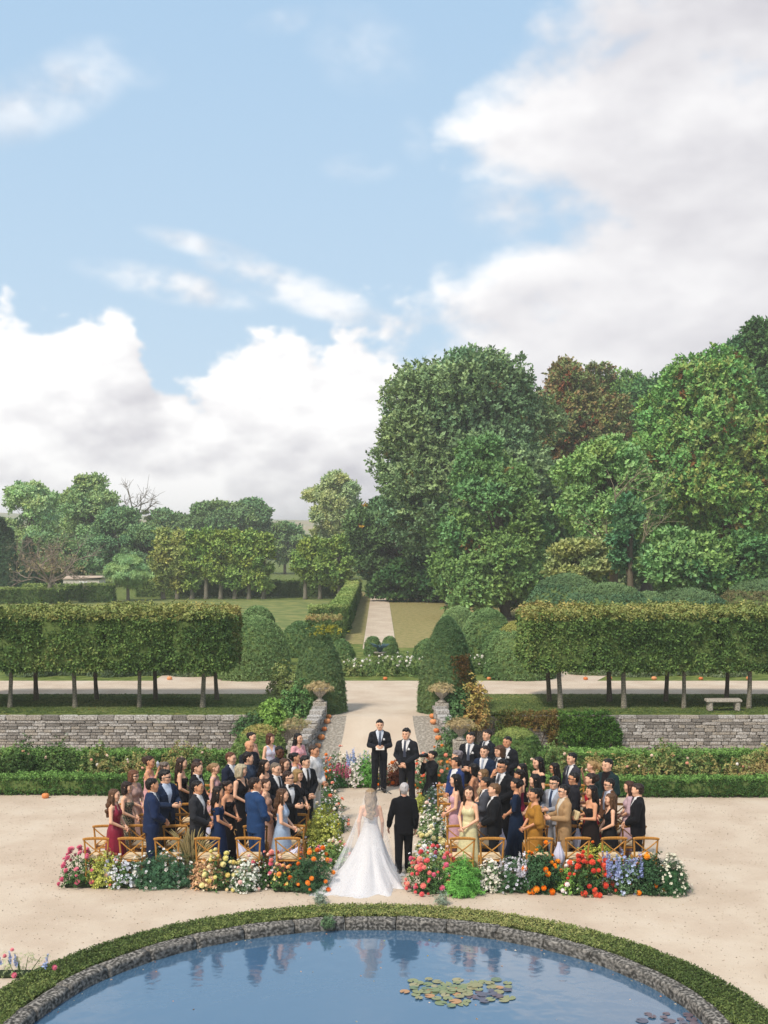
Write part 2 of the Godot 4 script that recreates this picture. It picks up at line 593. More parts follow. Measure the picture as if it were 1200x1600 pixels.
	# short grass on the lawn strips under the clipped trees
	var tuft := blade_tuft(7, 0.05, 0.5)
	xf = []
	cols = PackedColorArray()
	var gpal := fresh(pal(["3d5226", "4f6330", "62713a", "78804a"]), 1.7)
	for i in 26000:
		var p := Vector3(rng.randf_range(-14.5, 14.5), TER, -rng.randf_range(36.3, 40.75))
		if absf(p.x) < 2.3: continue
		xf.append(Transform3D(Basis(Vector3.UP, rng.randf() * TAU).scaled(Vector3(0.09, rng.randf_range(0.03, 0.07), 0.09)), p))
		cols.append(pick(gpal, p, 0.15))
	tag(scatter(self, "lawn_grass", tuft, leaf_mat("grass", 0.1, 0.8), xf, cols), "short mown grass on the terrace strips under the clipped trees", "grass", "", "stuff")

# ------------------------------------------------------------------ pool
func build_pool() -> void:
	var ktex := noise_tex(1024, 0.035, [[0.0, hx("2c2a28")], [0.4, hx("43413d")], [0.5, hx("5e5b56")], [0.6, hx("7a7670")], [0.72, hx("958f87")], [1.0, hx("b0aaa0")]], 7, 91)
	var kerb_mat := tri_mat(ktex, 0.4, 0.9, null, 1.0, noise_tex(512, 0.03, [[0.0, Color.BLACK], [1.0, Color.WHITE]], 4, 92), 0.6)
	var pool := thing("pool_kerb", "weathered grey stone kerb ring around the round pool", "kerb", POOL)
	var n := 34
	for i in n:
		var t0 := TAU * (i + 0.012) / n
		var t1 := TAU * (i + 0.988) / n
		var rings := []
		var dy := rng.randf_range(-0.008, 0.008)
		var dr := rng.randf_range(-0.012, 0.012)
		for j in 9:
			var t := lerpf(t0, t1, j / 8.0)
			var ring := []
			for q in [[4.6, -0.4], [4.6, 0.02], [4.612, 0.055], [4.64, 0.075], [4.8, 0.082], [4.835, 0.07], [4.85, 0.03], [4.85, -0.3]]:
				var r: float = q[0] + dr + noise.get_noise_2d(t * 90.0, q[1] * 40.0) * 0.02
				ring.append(Vector3(cos(t) * r, q[1] + dy + noise.get_noise_2d(t * 110.0, 50.0 + q[0] * 30.0) * 0.012, sin(t) * r))
			rings.append(ring)
		part(pool, "kerb_stone", loft(rings), kerb_mat)
	var wall := []
	for q in [[4.62, -0.3], [4.62, -1.3], [0.02, -1.3]]:
		var r := []
		for j in 96:
			r.append(Vector3(cos(TAU * j / 96) * q[0], q[1], sin(TAU * j / 96) * q[0]))
		wall.append(r)
	part(pool, "basin", loft(wall, false), mat(hx("2e3228"), 0.9))
	# water
	var wm := StandardMaterial3D.new()
	wm.albedo_color = hx("44647f")
	wm.roughness = 0.06
	wm.metallic_specular = 1.0
	wm.clearcoat_enabled = true
	wm.clearcoat = 0.6
	wm.clearcoat_roughness = 0.08
	wm.heightmap_enabled = true
	wm.uv1_triplanar = true
	wm.uv1_world_triplanar = true
	wm.uv1_scale = Vector3.ONE * 0.25
	wm.heightmap_texture = noise_tex(512, 0.012, [[0.0, Color.BLACK], [1.0, Color.WHITE]], 3, 17)
	wm.heightmap_scale = 0.5
	var disc := []
	for q in [4.63, 3.0, 1.5, 0.01]:
		var r := []
		for j in 96: r.append(Vector3(cos(TAU * j / 96) * q, -0.09, sin(TAU * j / 96) * q))
		disc.append(r)
	var wo := part(self, "water", loft(disc, false), wm)
	wo.position = POOL
	tag(wo, "", "", "", "structure")
	# water lilies: each pad a leaf with its notch
	var pads := []
	for v in 3:
		var s := Soup.new()
		var k := 18
		for j in k:
			var t0 := lerpf(0.25, TAU - 0.25, float(j) / k)
			var t1 := lerpf(0.25, TAU - 0.25, float(j + 1) / k)
			var z0 := 0.06 * sin(t0 * 2.0 + v * 2.0) + 0.05
			var z1 := 0.06 * sin(t1 * 2.0 + v * 2.0) + 0.05
			s.tri(Vector3.ZERO, Vector3(cos(t1), z1, sin(t1)), Vector3(cos(t0), z0, sin(t0)))
		pads.append(s.mesh())
	var pad_mats := []
	for h in ["76835a", "848a60", "6a7b5c", "8c8a62", "b0855a", "63565e", "565868", "9a926c"]:
		pad_mats.append(mat(hx(h), 0.35, 0.5))
	for g in [["cluster of green and ochre lily pads floating on open water", 718.0, 1544.0, 74, 0.62, 0.36, 1.0], ["few dusky lily pads floating close under the kerb", 1055.0, 1588.0, 14, 0.42, 0.3, 1.0]]:
		var c := gp(g[1], g[2], -0.05)
		var lily := thing("water_lily", g[0], "water lily", Vector3(c.x, -0.086, c.z))
		var placed: Array[Vector2] = []
		for i in g[3]:
			var p := Vector2.ZERO
			var r := rng.randf_range(0.05, 0.09)
			for tries in 30:
				p = Vector2(rng.randfn(0, 0.5) * g[4], rng.randfn(0, 0.5) * g[5])
				var ok: bool = p.length() < 1.3 * g[4]
				for o in placed:
					if o.distance_to(p) < 0.105: ok = false
				if ok: break
			placed.append(p)
			var dusky: bool = g[3] < 20 or (p.x > 0.1 and p.y > -0.02 and rng.randf() < 0.7)
			var m: Material = pad_mats[rng.randi_range(5, 6)] if dusky else pad_mats[[0, 1, 2, 3, 3, 7, 0, 1, 4][rng.randi_range(0, 8)]]
			part(lily, "lily_pad", pads[i % 3], m, Transform3D(Basis(Vector3.UP, rng.randf() * TAU).scaled(Vector3(r, r * 0.25, r)), Vector3(p.x, 0.002 + 0.0025 * (i % 7), p.y)))
	# drifting leaves
	var xf := []
	var cols := PackedColorArray()
	var lp := pal(["c9b58a", "d8c8b0", "c87a3a", "8f9a60", "d8b040"])
	for i in 90:
		var t := rng.randf_range(PI * 0.95, TAU + 0.15)
		var r := 4.55 * sqrt(rng.randf()) if i % 2 else rng.randf_range(4.35, 4.58)
		var p := POOL + Vector3(cos(t) * r, -0.085, sin(t) * r)
		xf.append(Transform3D(Basis(Vector3.UP, rng.randf() * TAU) * Basis(Vector3.RIGHT, -PI / 2 + rng.randf_range(-0.15, 0.15)).scaled(Vector3.ONE * rng.randf_range(0.02, 0.055)), p))
		cols.append(pick(lp, p))
	tag(scatter(self, "floating_leaves", sprig(1, 1.0, 0.6, 0.0), leaf_mat("plain", 0.0, 0.8), xf, cols), "small fallen leaves drifting on the pool water", "leaves", "", "stuff")
	# the band of clipped ground cover outside the kerb
	var base := []
	for q in [[4.86, 0.0], [4.9, 0.07], [5.15, 0.09], [5.42, 0.075], [5.5, 0.0]]:
		var r := []
		for j in 120:
			var t := TAU * j / 120
			var w: float = q[0] + 0.05 * noise.get_noise_2d(cos(t) * 60, sin(t) * 60) * (1.0 if q[0] > 5.2 else 0.0)
			r.append(Vector3(cos(t) * w, q[1], sin(t) * w))
		base.append(r)
	var band := thing("ground_cover_border", "low ring of clipped green ground cover outside the pool kerb", "border", POOL)
	part(band, "soil", loft(base, false), mat(hx("38401f"), 0.95))
	xf = []
	cols = PackedColorArray()
	var gc := fresh(pal(["35491d", "4a5e28", "5f7033", "768040", "8a8a4c"]), 1.5)
	for i in 15000:
		var t := rng.randf_range(PI - 0.45, TAU + 0.45)
		var r := rng.randf_range(4.84, 5.52) + 0.05 * noise.get_noise_2d(cos(t) * 60, sin(t) * 60)
		var p := Vector3(cos(t) * r, 0.08 * smoothstep(5.56, 5.4, r) + rng.randf_range(-0.01, 0.03), sin(t) * r)
		xf.append(Transform3D(spin(rng.randf_range(0.032, 0.058)), p))
		cols.append(pick(gc, p, 0.12))
	tag(scatter(band, "leaves", sprig(6, 0.8, 0.42), leaf_mat("ivy", 0.15, 0.55), xf, cols), "", "", "", "stuff")

# ------------------------------------------------------------------ masonry
func stone_mats(hexes: Array) -> Array:
	var out := []
	var i := 0
	for h in hexes:
		var m := StandardMaterial3D.new()
		m.albedo_color = hx(h)
		m.albedo_texture = stone_tex
		m.uv1_triplanar = true
		m.uv1_world_triplanar = true
		m.uv1_scale = Vector3.ONE * (0.9 + 0.13 * i)
		m.uv1_offset = Vector3(i * 0.37, i * 0.21, 0)
		m.roughness = 0.95
		m.metallic_specular = 0.2
		out.append(m)
		i += 1
	return out

func build_walls() -> void:
	var sm := stone_mats(["f6f4f2", "e0dedc", "ffffff", "cbc8c5", "ebe5dc", "b8b5b2"])
	var shapes := []
	for i in 7: shapes.append(chamfer_box(Vector3.ONE, 0.09, 0.05))
	var mortar := tri_mat(noise_tex(256, 0.05, [[0.0, hx("5a544c")], [0.5, hx("827a70")], [1.0, hx("9c948a")]], 4, 35), 0.8)
	for w in [["retaining wall of thin weathered grey stones beside the rose beds, free of ivy", -11.9, -4.0], ["retaining wall of thin weathered grey stones with ivy over one end", 4.0, 12.2]]:
		var wall := thing("retaining_wall", w[0], "wall", Vector3((w[1] + w[2]) / 2, 0, -36.1))
		var half: float = (w[2] - w[1]) / 2
		var bm := BoxMesh.new()
		bm.size = Vector3(half * 2, TER - 0.02, 0.4)
		part(wall, "mortar_core", bm, mortar, Transform3D(Basis.IDENTITY, Vector3(0, TER / 2 - 0.01, -0.03)))
		var y := 0.02
		var row := 0
		while y < TER - 0.02:
			var h := rng.randf_range(0.085, 0.112)
			if y + h > TER - 0.07: h = TER + 0.02 - y
			var x := -half
			while x < half - 0.05:
				var l := rng.randf_range(0.17, 0.42)
				if row > 7: l = rng.randf_range(0.34, 0.7)
				if w[1] + x - (-half) > 0 and w[1] + half + x < 6.2 and w[1] > 0: l *= 1.7     # under the ivy
				l = minf(l, half - x)
				var d := rng.randf_range(0.1, 0.14)
				part(wall, "stone", shapes[rng.randi() % 7], sm[rng.randi() % 6], Transform3D(Basis.from_scale(Vector3(l - 0.014, h - 0.014, d)), Vector3(x + l / 2, y + h / 2, 0.17 + rng.randf_range(-0.012, 0.012))))
				x += l
			y += h
			row += 1
	# plain ends of the same walls beyond the picture
	for q in [[-60.0, -11.9], [12.2, 60.0]]:
		var bm := BoxMesh.new()
		bm.size = Vector3(q[1] - q[0], TER, 0.5)
		var o := part(self, "retaining_wall", bm, sm[1], Transform3D(Basis.IDENTITY, Vector3((q[0] + q[1]) / 2, TER / 2, -36.1)))
		tag(o, "long plain run of retaining wall past the %s" % ("rose beds" if q[0] < 0 else "stone bench"), "wall")
	# short returns of earth behind the ramp walls
	# the two curved walls beside the ramp, coping on top, thin courses in the face
	var cop := []
	for i in 5: cop.append(chamfer_box(Vector3.ONE, 0.06, 0.03))
	for side in [-1.0, 1.0]:
		var wall := thing("ramp_wall", "low curved stone wall with pale coping beside the ramp, %s" % ("shrubs behind it" if side < 0 else "yellowing creeper behind it"), "wall")
		var n := 9
		for i in n:
			var f0 := float(i) / n
			var f1 := float(i + 1) / n
			var mid := (f0 + f1) / 2
			var p0 := Vector3(side * (2.38 - 0.6 * pow(f0, 0.7)), 0, -lerpf(32.2, 35.7, f0))
			var p1 := Vector3(side * (2.38 - 0.6 * pow(f1, 0.7)), 0, -lerpf(32.2, 35.7, f1))
			var top := lerpf(0.78, 1.5, mid) + 0.02 * sin(i * 3.0)
			var along := (p1 - p0)
			var basis := Basis.looking_at(along.normalized(), Vector3.UP)
			var c := (p0 + p1) / 2
			part(wall, "coping_stone", cop[i % 5], sm[[0, 2, 0, 1, 4][i % 5]], Transform3D(basis.scaled_local(Vector3(0.4, 0.1, along.length() - 0.02)), c + Vector3(0, top - 0.05, 0)))
			var y := -0.05
			var r := 0
			while y < top - 0.13:
				var h := minf(0.13, top - 0.1 - y)
				for j in 2:
					var cc := p0 + along * ((j + 0.5) / 2.0 + (0.08 if r % 2 else -0.08))
					part(wall, "stone", shapes[(i + r + j) % 7], sm[(i * 2 + r + j * 3) % 6], Transform3D(basis.scaled_local(Vector3(0.32 + 0.02 * ((i + j) % 3), h - 0.012, along.length() / 2 - 0.014)), cc + Vector3(0, y + h / 2, 0)))
				y += 0.13
				r += 1
	# terrace flank left and right of the ramp
	for side in [-1.0, 1.0]:
		var bm := BoxMesh.new()
		bm.size = Vector3(2.25, TER - 0.05, 0.4)
		var o := part(self, "retaining_wall", bm, sm[3], Transform3D(Basis.IDENTITY, Vector3(side * 3.1, TER / 2 - 0.03, -36.2)))
		tag(o, "overgrown end of retaining wall hidden in %s by the ramp" % ("shrubs" if side < 0 else "creeper"), "wall")

# ------------------------------------------------------------------ clipped green things
var SP_SMALL: ArrayMesh
var SP_FINE: ArrayMesh
var SP_BROAD: ArrayMesh
var SP_LONG: ArrayMesh

func core_mat(h: String) -> StandardMaterial3D:
	var key := "core_" + h
	if not mats.has(key):
		var c := hx(h)
		mats[key] = tri_mat(noise_tex(256, 0.06, [[0.0, c.darkened(0.1)], [0.5, c], [1.0, c.lightened(0.1)]], 4, 15), 0.9, 0.95)
	return mats[key]

# leaves over the faces of a box: half sizes, centre; top leaves may have another palette
func leafy_box(t: Node3D, c: Vector3, half: Vector3, size: float, per_m2: float, p: Array, top: Array, core: String, sp: Mesh, wob := 0.05, sprout := 0.0, faces := "flrtb") -> void:
	var cs := half * 2.0 - Vector3.ONE * size * 1.1
	p = fresh(p)
	top = fresh(top)
	part(t, "twig_core", chamfer_box(cs, minf(0.12, cs.y * 0.2)), core_mat(core), Transform3D(Basis.IDENTITY, c))
	var xf := []
	var cols := PackedColorArray()
	for f in [["f", Vector3(0, 0, 1)], ["l", Vector3(-1, 0, 0)], ["r", Vector3(1, 0, 0)], ["t", Vector3(0, 1, 0)], ["b", Vector3(0, -1, 0)], ["k", Vector3(0, 0, -1)]]:
		if not faces.contains(f[0]): continue
		var n: Vector3 = f[1]
		var u := Vector3(absf(n.y) + absf(n.z), 0, absf(n.x))
		var v := Vector3(0, 1, 0) if n.y == 0 else Vector3(0, 0, 1)
		var area := 4.0 * (half * u).length() * (half * v).length()
		for i in int(area * per_m2):
			var a := rng.randf_range(-1, 1)
			var b := rng.randf_range(-1, 1)
			var q := c + half * (n + u * a + v * b)
			q += n * (noise.get_noise_3dv((q + t.position) * 9.0) * wob * 1.6 - size * 0.35)
			if pow(absf(a), 14) + pow(absf(b), 14) > 1.0: continue
			var is_top: bool = f[0] == "t"
			if is_top and sprout > 0.0:
				q.y += rng.randf() * rng.randf() * sprout
			xf.append(Transform3D(aimed(n * 0.8 + Vector3(0, 0.4, 0), size * rng.randf_range(0.7, 1.25), 0.75), q))
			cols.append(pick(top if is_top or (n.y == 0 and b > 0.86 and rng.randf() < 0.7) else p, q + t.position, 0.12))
	tag(scatter(t, "foliage", sp, leaf_mat("hedge", 0.2, 0.55), xf, cols), "", "", "", "stuff")

# leaves over a solid of revolution: profile(f) -> radius for f = 0 (foot) .. 1 (tip)
func leafy_round(t: Node3D, r: float, h: float, power: float, size: float, per_m2: float, p: Array, top: Array, core: String, sp: Mesh, squash := 1.0, foot := 0.0) -> void:
	p = fresh(p)
	top = fresh(top)
	var prof := []
	for i in 15:
		var f := i / 14.0
		prof.append([maxf(0.01, (r - size * 0.5) * pow(1.0 - pow(f, power), 1.0 / power) * (1.0 - foot * pow(1.0 - f, 6.0))), f * (h - size * 0.4)])
	var cm := lathe(prof, 28)
	part(t, "twig_core", cm, core_mat(core), Transform3D(Basis.from_scale(Vector3(1, 1, squash)), Vector3.ZERO))
	var xf := []
	var cols := PackedColorArray()
	var area := TAU * r * h * 0.85
	for i in int(area * per_m2):
		var f := pow(rng.randf(), 1.15)
		if rng.randf() < 0.22: f = 1.0 - rng.randf() * rng.randf() * 0.25
		var rad := r * pow(maxf(0.0, 1.0 - pow(f, power)), 1.0 / power) * (1.0 - foot * pow(1.0 - f, 6.0))
		var a := rng.randf() * TAU
		var q := Vector3(cos(a) * rad, f * h, sin(a) * rad * squash)
		var out := Vector3(cos(a), 0.4, sin(a)).normalized()
		q += out * noise.get_noise_3dv((q + t.position) * 7.0) * 0.07
		xf.append(Transform3D(aimed(out + Vector3(0, f * f * 1.2, 0), size * rng.randf_range(0.7, 1.25), 0.7), q))
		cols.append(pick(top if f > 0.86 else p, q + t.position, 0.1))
	tag(scatter(t, "foliage", sp, leaf_mat("hedge", 0.2, 0.55), xf, cols), "", "", "", "stuff")

# a loose plant: leaves through a dome
func leafy_dome(t: Node3D, c: Vector3, rx: float, h: float, rz: float, n: int, size: float, p: Array, sp: Mesh, called := "foliage", shell := 0.45, leaf_key := "loose") -> void:
	p = fresh(p, 1.5)
	var xf := []
	var cols := PackedColorArray()
	for i in n:
		var d := rdir()
		d.y = absf(d.y)
		var k := pow(rng.randf(), shell)
		var wob := 1.0 + 0.35 * noise.get_noise_3dv((d * 3.0 + c * 5.0 + t.position * 3.0) * 6.0)
		var q := c + Vector3(d.x * rx, d.y * h, d.z * rz) * k * wob
		xf.append(Transform3D(aimed(d + Vector3(0, 0.5, 0), size * rng.randf_range(0.65, 1.3), 0.8), q))
		cols.append(pick(p, q + t.position, 0.25))
	tag(scatter(t, called, sp, leaf_mat(leaf_key, 0.25, 0.55), xf, cols), "", "", "", "stuff")

func build_hedges() -> void:
	SP_SMALL = sprig(7, 0.8, 0.5)
	SP_FINE = sprig(12, 0.85, 0.22)
	SP_BROAD = sprig(9, 0.75, 0.55, 0.7)
	SP_LONG = sprig(10, 1.0, 0.16, 0.4)
	var bark := tri_mat(noise_tex(256, 0.05, [[0.0, hx("4a443a")], [0.45, hx("7b7467")], [0.7, hx("98917f")], [1.0, hx("b5ad9c")]], 5, 51), 1.5, 0.95)
	mats["bark"] = bark
	var dark_bark := tri_mat(noise_tex(256, 0.05, [[0.0, hx("463e32")], [0.5, hx("6c6252")], [1.0, hx("8c8270")]], 5, 52), 1.5, 0.95)
	mats["dark_bark"] = dark_bark
	# the two blocks of pleached hornbeams: every tree has its stem and its share of the box
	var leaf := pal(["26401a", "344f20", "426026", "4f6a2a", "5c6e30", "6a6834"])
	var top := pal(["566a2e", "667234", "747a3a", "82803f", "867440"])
	for side in [-1, 1]:
		for row in 2:
			for i in 5:
				var x: float = [[[-5.58, -7.62, -9.7, -11.7, -13.75], [-5.47, -7.48, -9.47, -11.45, -13.5]], [[5.67, 7.7, 9.62, 11.7, 13.75], [5.54, 7.55, 9.48, 11.47, 13.5]]][0 if side < 0 else 1][row][i]
				var d := (37.6 if side < 0 else 37.4) if row == 0 else (39.4 if side < 0 else 39.0)
				var where := "clipped hornbeam in the %s row of the block %s" % ["front" if row == 0 else "rear", "above the ivy-free wall" if side < 0 else "behind the stone bench"]
				var t := thing("hornbeam_tree", where, "tree", Vector3(x, TER, -d), 0, "pleached hornbeams of the %s block, %s row" % ["bench-side" if side > 0 else "bare-wall", "front" if row == 0 else "rear"])
				var lean := rng.randf_range(-0.06, 0.06)
				var r0 := rng.randf_range(0.062, 0.08)
				t.rotation.y = 0.0
				part(t, "trunk", tube([Vector3(-lean, -0.05, 0), Vector3(-lean, 0.05, 0), Vector3(-lean * 0.5, 0.5, 0.01), Vector3(0, 1.0, 0), Vector3(0, 1.7, 0)], [r0 * 1.55, r0 * 1.25, r0, r0 * 0.92, r0 * 0.8], 10), bark if row == 0 else dark_bark)
				var x0 := -1.02
				var x1 := 1.02
				if i == 0: # the block's end
					if side < 0: x1 = -4.75 - x
					else: x0 = 4.72 - x
				var c := Vector3((x0 + x1) / 2, 2.1 + rng.randf_range(-0.03, 0.03), d - (37.75 if row == 0 else 39.45))
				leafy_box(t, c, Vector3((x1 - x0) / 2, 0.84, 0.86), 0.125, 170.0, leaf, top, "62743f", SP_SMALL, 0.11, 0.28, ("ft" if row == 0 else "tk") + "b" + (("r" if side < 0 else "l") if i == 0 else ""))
	# the low box hedges and the rose beds of the lower garden
	var box_p := pal(["2a4a1a", "36591f", "456a27", "557a30"])
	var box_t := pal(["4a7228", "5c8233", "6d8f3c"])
	for side in [-1.0, 1.0]:
		var near := 30.1 if side < 0 else 29.85
		var who := "bare wall" if side < 0 else "ivied wall"
		for q in [["low box hedge edging the gravel before the rose bed below the " + who, 2.5, 14.5, near, 0.27, 0.46], ["clipped box hedge between the rose bed and the " + who, 4.05, 14.5, 32.45, 0.36, 0.64]]:
			var t := thing("box_hedge", q[0], "hedge", Vector3(side * (q[1] + q[2]) / 2, 0, -q[3]))
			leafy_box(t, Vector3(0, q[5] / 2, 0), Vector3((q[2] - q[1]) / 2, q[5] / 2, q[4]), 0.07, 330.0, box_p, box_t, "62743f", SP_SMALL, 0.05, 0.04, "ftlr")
		var soil := sheet("rose_bed", [[side * 2.6 if side > 0 else -14.5, 14.5 if side > 0 else -2.6, near + 0.2, 32.2]], 0.006, mat(hx("5b4a38"), 0.95))
		for i in 11:
			var x: float = side * lerpf(3.6, 13.6, i / 10.0) + rng.randf_range(-0.3, 0.3)
			var h := rng.randf_range(0.65, 1.05)
			var t := thing("rose_bush", "leggy green rose bush with few blooms in the bed below the " + who, "bush", Vector3(x, 0, -31.25 + rng.randf_range(-0.35, 0.35)), 0, "rose bushes below the " + who)
			var stems := []
			for k in 4:
				var a := rng.randf() * TAU
				stems.append(tube([Vector3.ZERO, Vector3(cos(a) * 0.15, h * 0.5, sin(a) * 0.15), Vector3(cos(a) * 0.3, h * 0.95, sin(a) * 0.3)], [0.014, 0.01, 0.006], 5))
			part(t, "stem", join(stems), mat(hx("5a5a34")))
			leafy_dome(t, Vector3(0, 0.12, 0), 0.6, h, 0.5, 420, 0.085, pal(["33501f", "446429", "587436", "7a7f40", "8a7a44"]), SP_SMALL, "foliage", 0.5)
			for k in rng.randi_range(1, 3):
				var d := rdir()
				part(t, "rose", bloom(1), mat(hx(["e8cdb8", "e2a58a", "f0e6d8"][k % 3])), Transform3D(spin(0.045), Vector3(d.x * 0.45, h * rng.randf_range(0.6, 1.0), 0.3 + 0.1 * d.z)))
	# domes of box at the foot of the ramp walls
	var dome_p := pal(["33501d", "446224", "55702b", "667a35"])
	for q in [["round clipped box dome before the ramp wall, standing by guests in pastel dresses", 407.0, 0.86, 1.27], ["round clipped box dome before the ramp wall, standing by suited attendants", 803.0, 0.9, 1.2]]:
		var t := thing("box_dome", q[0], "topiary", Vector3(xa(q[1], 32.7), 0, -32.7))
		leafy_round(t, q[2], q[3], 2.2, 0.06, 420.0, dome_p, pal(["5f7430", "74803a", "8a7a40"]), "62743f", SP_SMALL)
	# the two yew cones at the head of the ramp
	var yew := pal(["2a4724", "355430", "426038", "4f6a3e", "5c6e3e"])
	for q in [["dark clipped yew cone with yellow sprigs at its tip beside the ramp head", -1.88, 0.84, 2.66], ["dark clipped yew cone with a brown patch beside the ramp head", 2.1, 0.94, 2.94]]:
		var t := thing("yew_cone", q[0], "topiary", Vector3(q[1], TER - 0.02, -36.75))
		leafy_round(t, q[2], q[3], 1.75, 0.065, 520.0, yew, yew, "62743f", SP_FINE, 1.0, 0.05)
		var xf := []
		var cols := PackedColorArray()
		if q[1] < 0:
			for i in 90:
				xf.append(Transform3D(spin(rng.randf_range(0.05, 0.1)), Vector3(rng.randfn(0.22, 0.22), q[3] - 0.12 + rng.randf_range(-0.12, 0.16), rng.randfn(0.1, 0.18))))
				cols.append(pick(pal(["8a8a2c", "a8a040", "6d7a2a"]), xf[-1].origin))
		else:
			for i in 260:
				var a := rng.randfn(1.0, 0.2)
				var f := rng.randf_range(0.3, 0.62)
				var rad: float = q[2] * sqrt(1.0 - f * f) + 0.02
				xf.append(Transform3D(spin(rng.randf_range(0.04, 0.07)), Vector3(cos(a) * rad, f * q[3], sin(a) * rad)))
				cols.append(pick(pal(["5a4326", "6e5430", "4a4a24"]), xf[-1].origin))
		tag(scatter(t, "sprigs", SP_SMALL, leaf_mat("hedge"), xf, cols), "", "", "", "stuff")
	# topiary mounds of the upper garden
	var tp := pal(["3a5a2c", "486836", "587640", "6a844c"])
	var grey := pal(["3f5238", "4f6345", "617352", "6f7d5c"])
	var mounds := [
		["tall rounded topiary mound at the path corner past the hornbeam block end", 396.0, 45.8, 1.45, 2.35, 2.3, tp], ["rounded topiary mound rising behind the tall corner mound", 402.0, 49.5, 0.95, 2.5, 2.4, tp],
		["dark rounded topiary behind the sprigged yew cone", 467.0, 54.0, 0.95, 1.55, 2.0, tp], ["small clipped mound low beside the meadow hedge", 430.0, 54.5, 0.7, 1.0, 2.0, tp],
		["broad cone-shaped topiary mound with yellow top at the path corner", 812.0, 45.8, 1.35, 2.15, 2.1, tp], ["round topiary mound in deep shade between two taller ones", 785.0, 47.8, 0.9, 1.7, 2.2, tp],
		["tall round-headed topiary mound behind the white rose bed", 762.0, 50.5, 1.2, 2.35, 2.3, tp], ["round-headed topiary mound nearest the axial path", 716.0, 54.0, 1.1, 2.25, 2.2, tp],
		["low clipped mound at the edge of the white rose bed", 668.0, 53.0, 0.65, 0.85, 2.0, tp], ["little clipped mound beside the spiky agave bed", 533.0, 52.5, 0.6, 0.9, 2.0, tp]]
	for m in mounds:
		var t := thing("topiary_mound", m[0], "topiary", Vector3(xa(m[1], m[2]), TER - 0.02, -m[2]))
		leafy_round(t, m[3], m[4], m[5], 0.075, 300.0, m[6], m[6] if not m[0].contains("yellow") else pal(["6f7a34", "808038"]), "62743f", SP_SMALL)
	for i in 9:
		var px: float = [50.0, 110.0, 175.0, 240.0, 305.0, 930.0, 990.0, 1060.0, 1130.0][i]
		var t := thing("low_mound", "low grey-green clipped mound behind the stems of the %s block" % ("bare-wall" if i < 5 else "bench-side"), "topiary", Vector3(xa(px, 46.4), TER - 0.02, -46.4 - 0.5 * (i % 2)), 0, "low clipped mounds behind the %s block" % ("bare-wall" if i < 5 else "bench-side"))
		leafy_round(t, 0.95, 0.72 + 0.08 * (i % 3), 2.6, 0.075, 300.0, grey, grey, "62743f", SP_SMALL, 0.7)
	# box balls either side of the agave, and the agave
	for q in [[582.0, "box ball beside the spiky agave, on the side of the meadow hedge"], [609.0, "box ball beside the spiky agave, on the side of the big trees"]]:
		var t := thing("box_ball", q[1], "topiary", Vector3(xa(q[0], 54.5), TER - 0.03, -54.5))
		leafy_round(t, 0.4, 0.85, 2.6, 0.06, 380.0, tp, tp, "62743f", SP_SMALL)
	var ag := thing("agave_urn", "spiky blue-grey agave in a small stone urn at the path head", "plant", Vector3(0.02, TER, -51.5))
	part(ag, "urn", lathe([[0.16, 0.0], [0.16, 0.05], [0.07, 0.12], [0.1, 0.2], [0.25, 0.38], [0.28, 0.42], [0.22, 0.42]]), mat(hx("8d857a"), 0.9))
	for i in 26:
		var a := TAU * i / 26.0 * 3.0
		var o := Vector3(cos(a), 0, sin(a))
		var l := 0.35 + 0.2 * rng.randf()
		part(ag, "leaf", tube([Vector3(0, 0.4, 0), Vector3(0, 0.4 + l * 0.6, 0) + o * l * 0.4, Vector3(0, 0.4 + l * 0.75, 0) + o * l * 0.9], [0.03, 0.028, 0.004], 4), mat(hx("46606a"), 0.6))
	# the bed of white roses across the head of the path
	for i in 12:
		var p := Vector3(lerpf(-1.9, 4.4, i / 11.0), TER, -rng.randf_range(46.0, 48.5))
		var t := thing("white_rose_bush", "loose rose bush with white blooms in the bed across the path head", "bush", p, 0, "white rose bushes across the path head")
		leafy_dome(t, Vector3.ZERO, 0.6, 0.55 + rng.randf() * 0.35, 0.6, 330, 0.085, pal(["3a5526", "4d6a30", "5f7a3c", "7d8648"]), SP_SMALL, "foliage", 0.6)
		for k in 9:
			var d := rdir()
			part(t, "rose", bloom(1), mat(hx("efeadf")), Transform3D(spin(0.06), Vector3(d.x * 0.5, 0.3 + absf(d.y) * 0.45, d.z * 0.45)))
	# long straight hedges of the park
	var hp := pal(["2f4a1c", "3d5a24", "4c682c", "5d7434"])
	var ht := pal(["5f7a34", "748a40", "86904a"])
	for q in [["long clipped hedge running along the axial path beside the meadow", -2.25, 66.0, 106.0, 0.48, 1.6, ht], ["short wing of clipped hedge turning off toward the meadow", -3.3, 66.0, 68.0, 0.62, 1.5, ht], ["lower hedge block with brown top before the meadow", -2.95, 61.5, 65.2, 0.85, 1.15, pal(["7a7640", "84703e", "6f7840"])]]:
		var t := thing("park_hedge", q[0], "hedge", Vector3(q[1], TER, -(q[2] + q[3]) / 2))
		leafy_box(t, Vector3(0, q[5] / 2, 0), Vector3(q[4], q[5] / 2, (q[3] - q[2]) / 2), 0.12, 110.0, hp, q[6], "62743f", SP_SMALL, 0.06, 0.05, "ftlr")
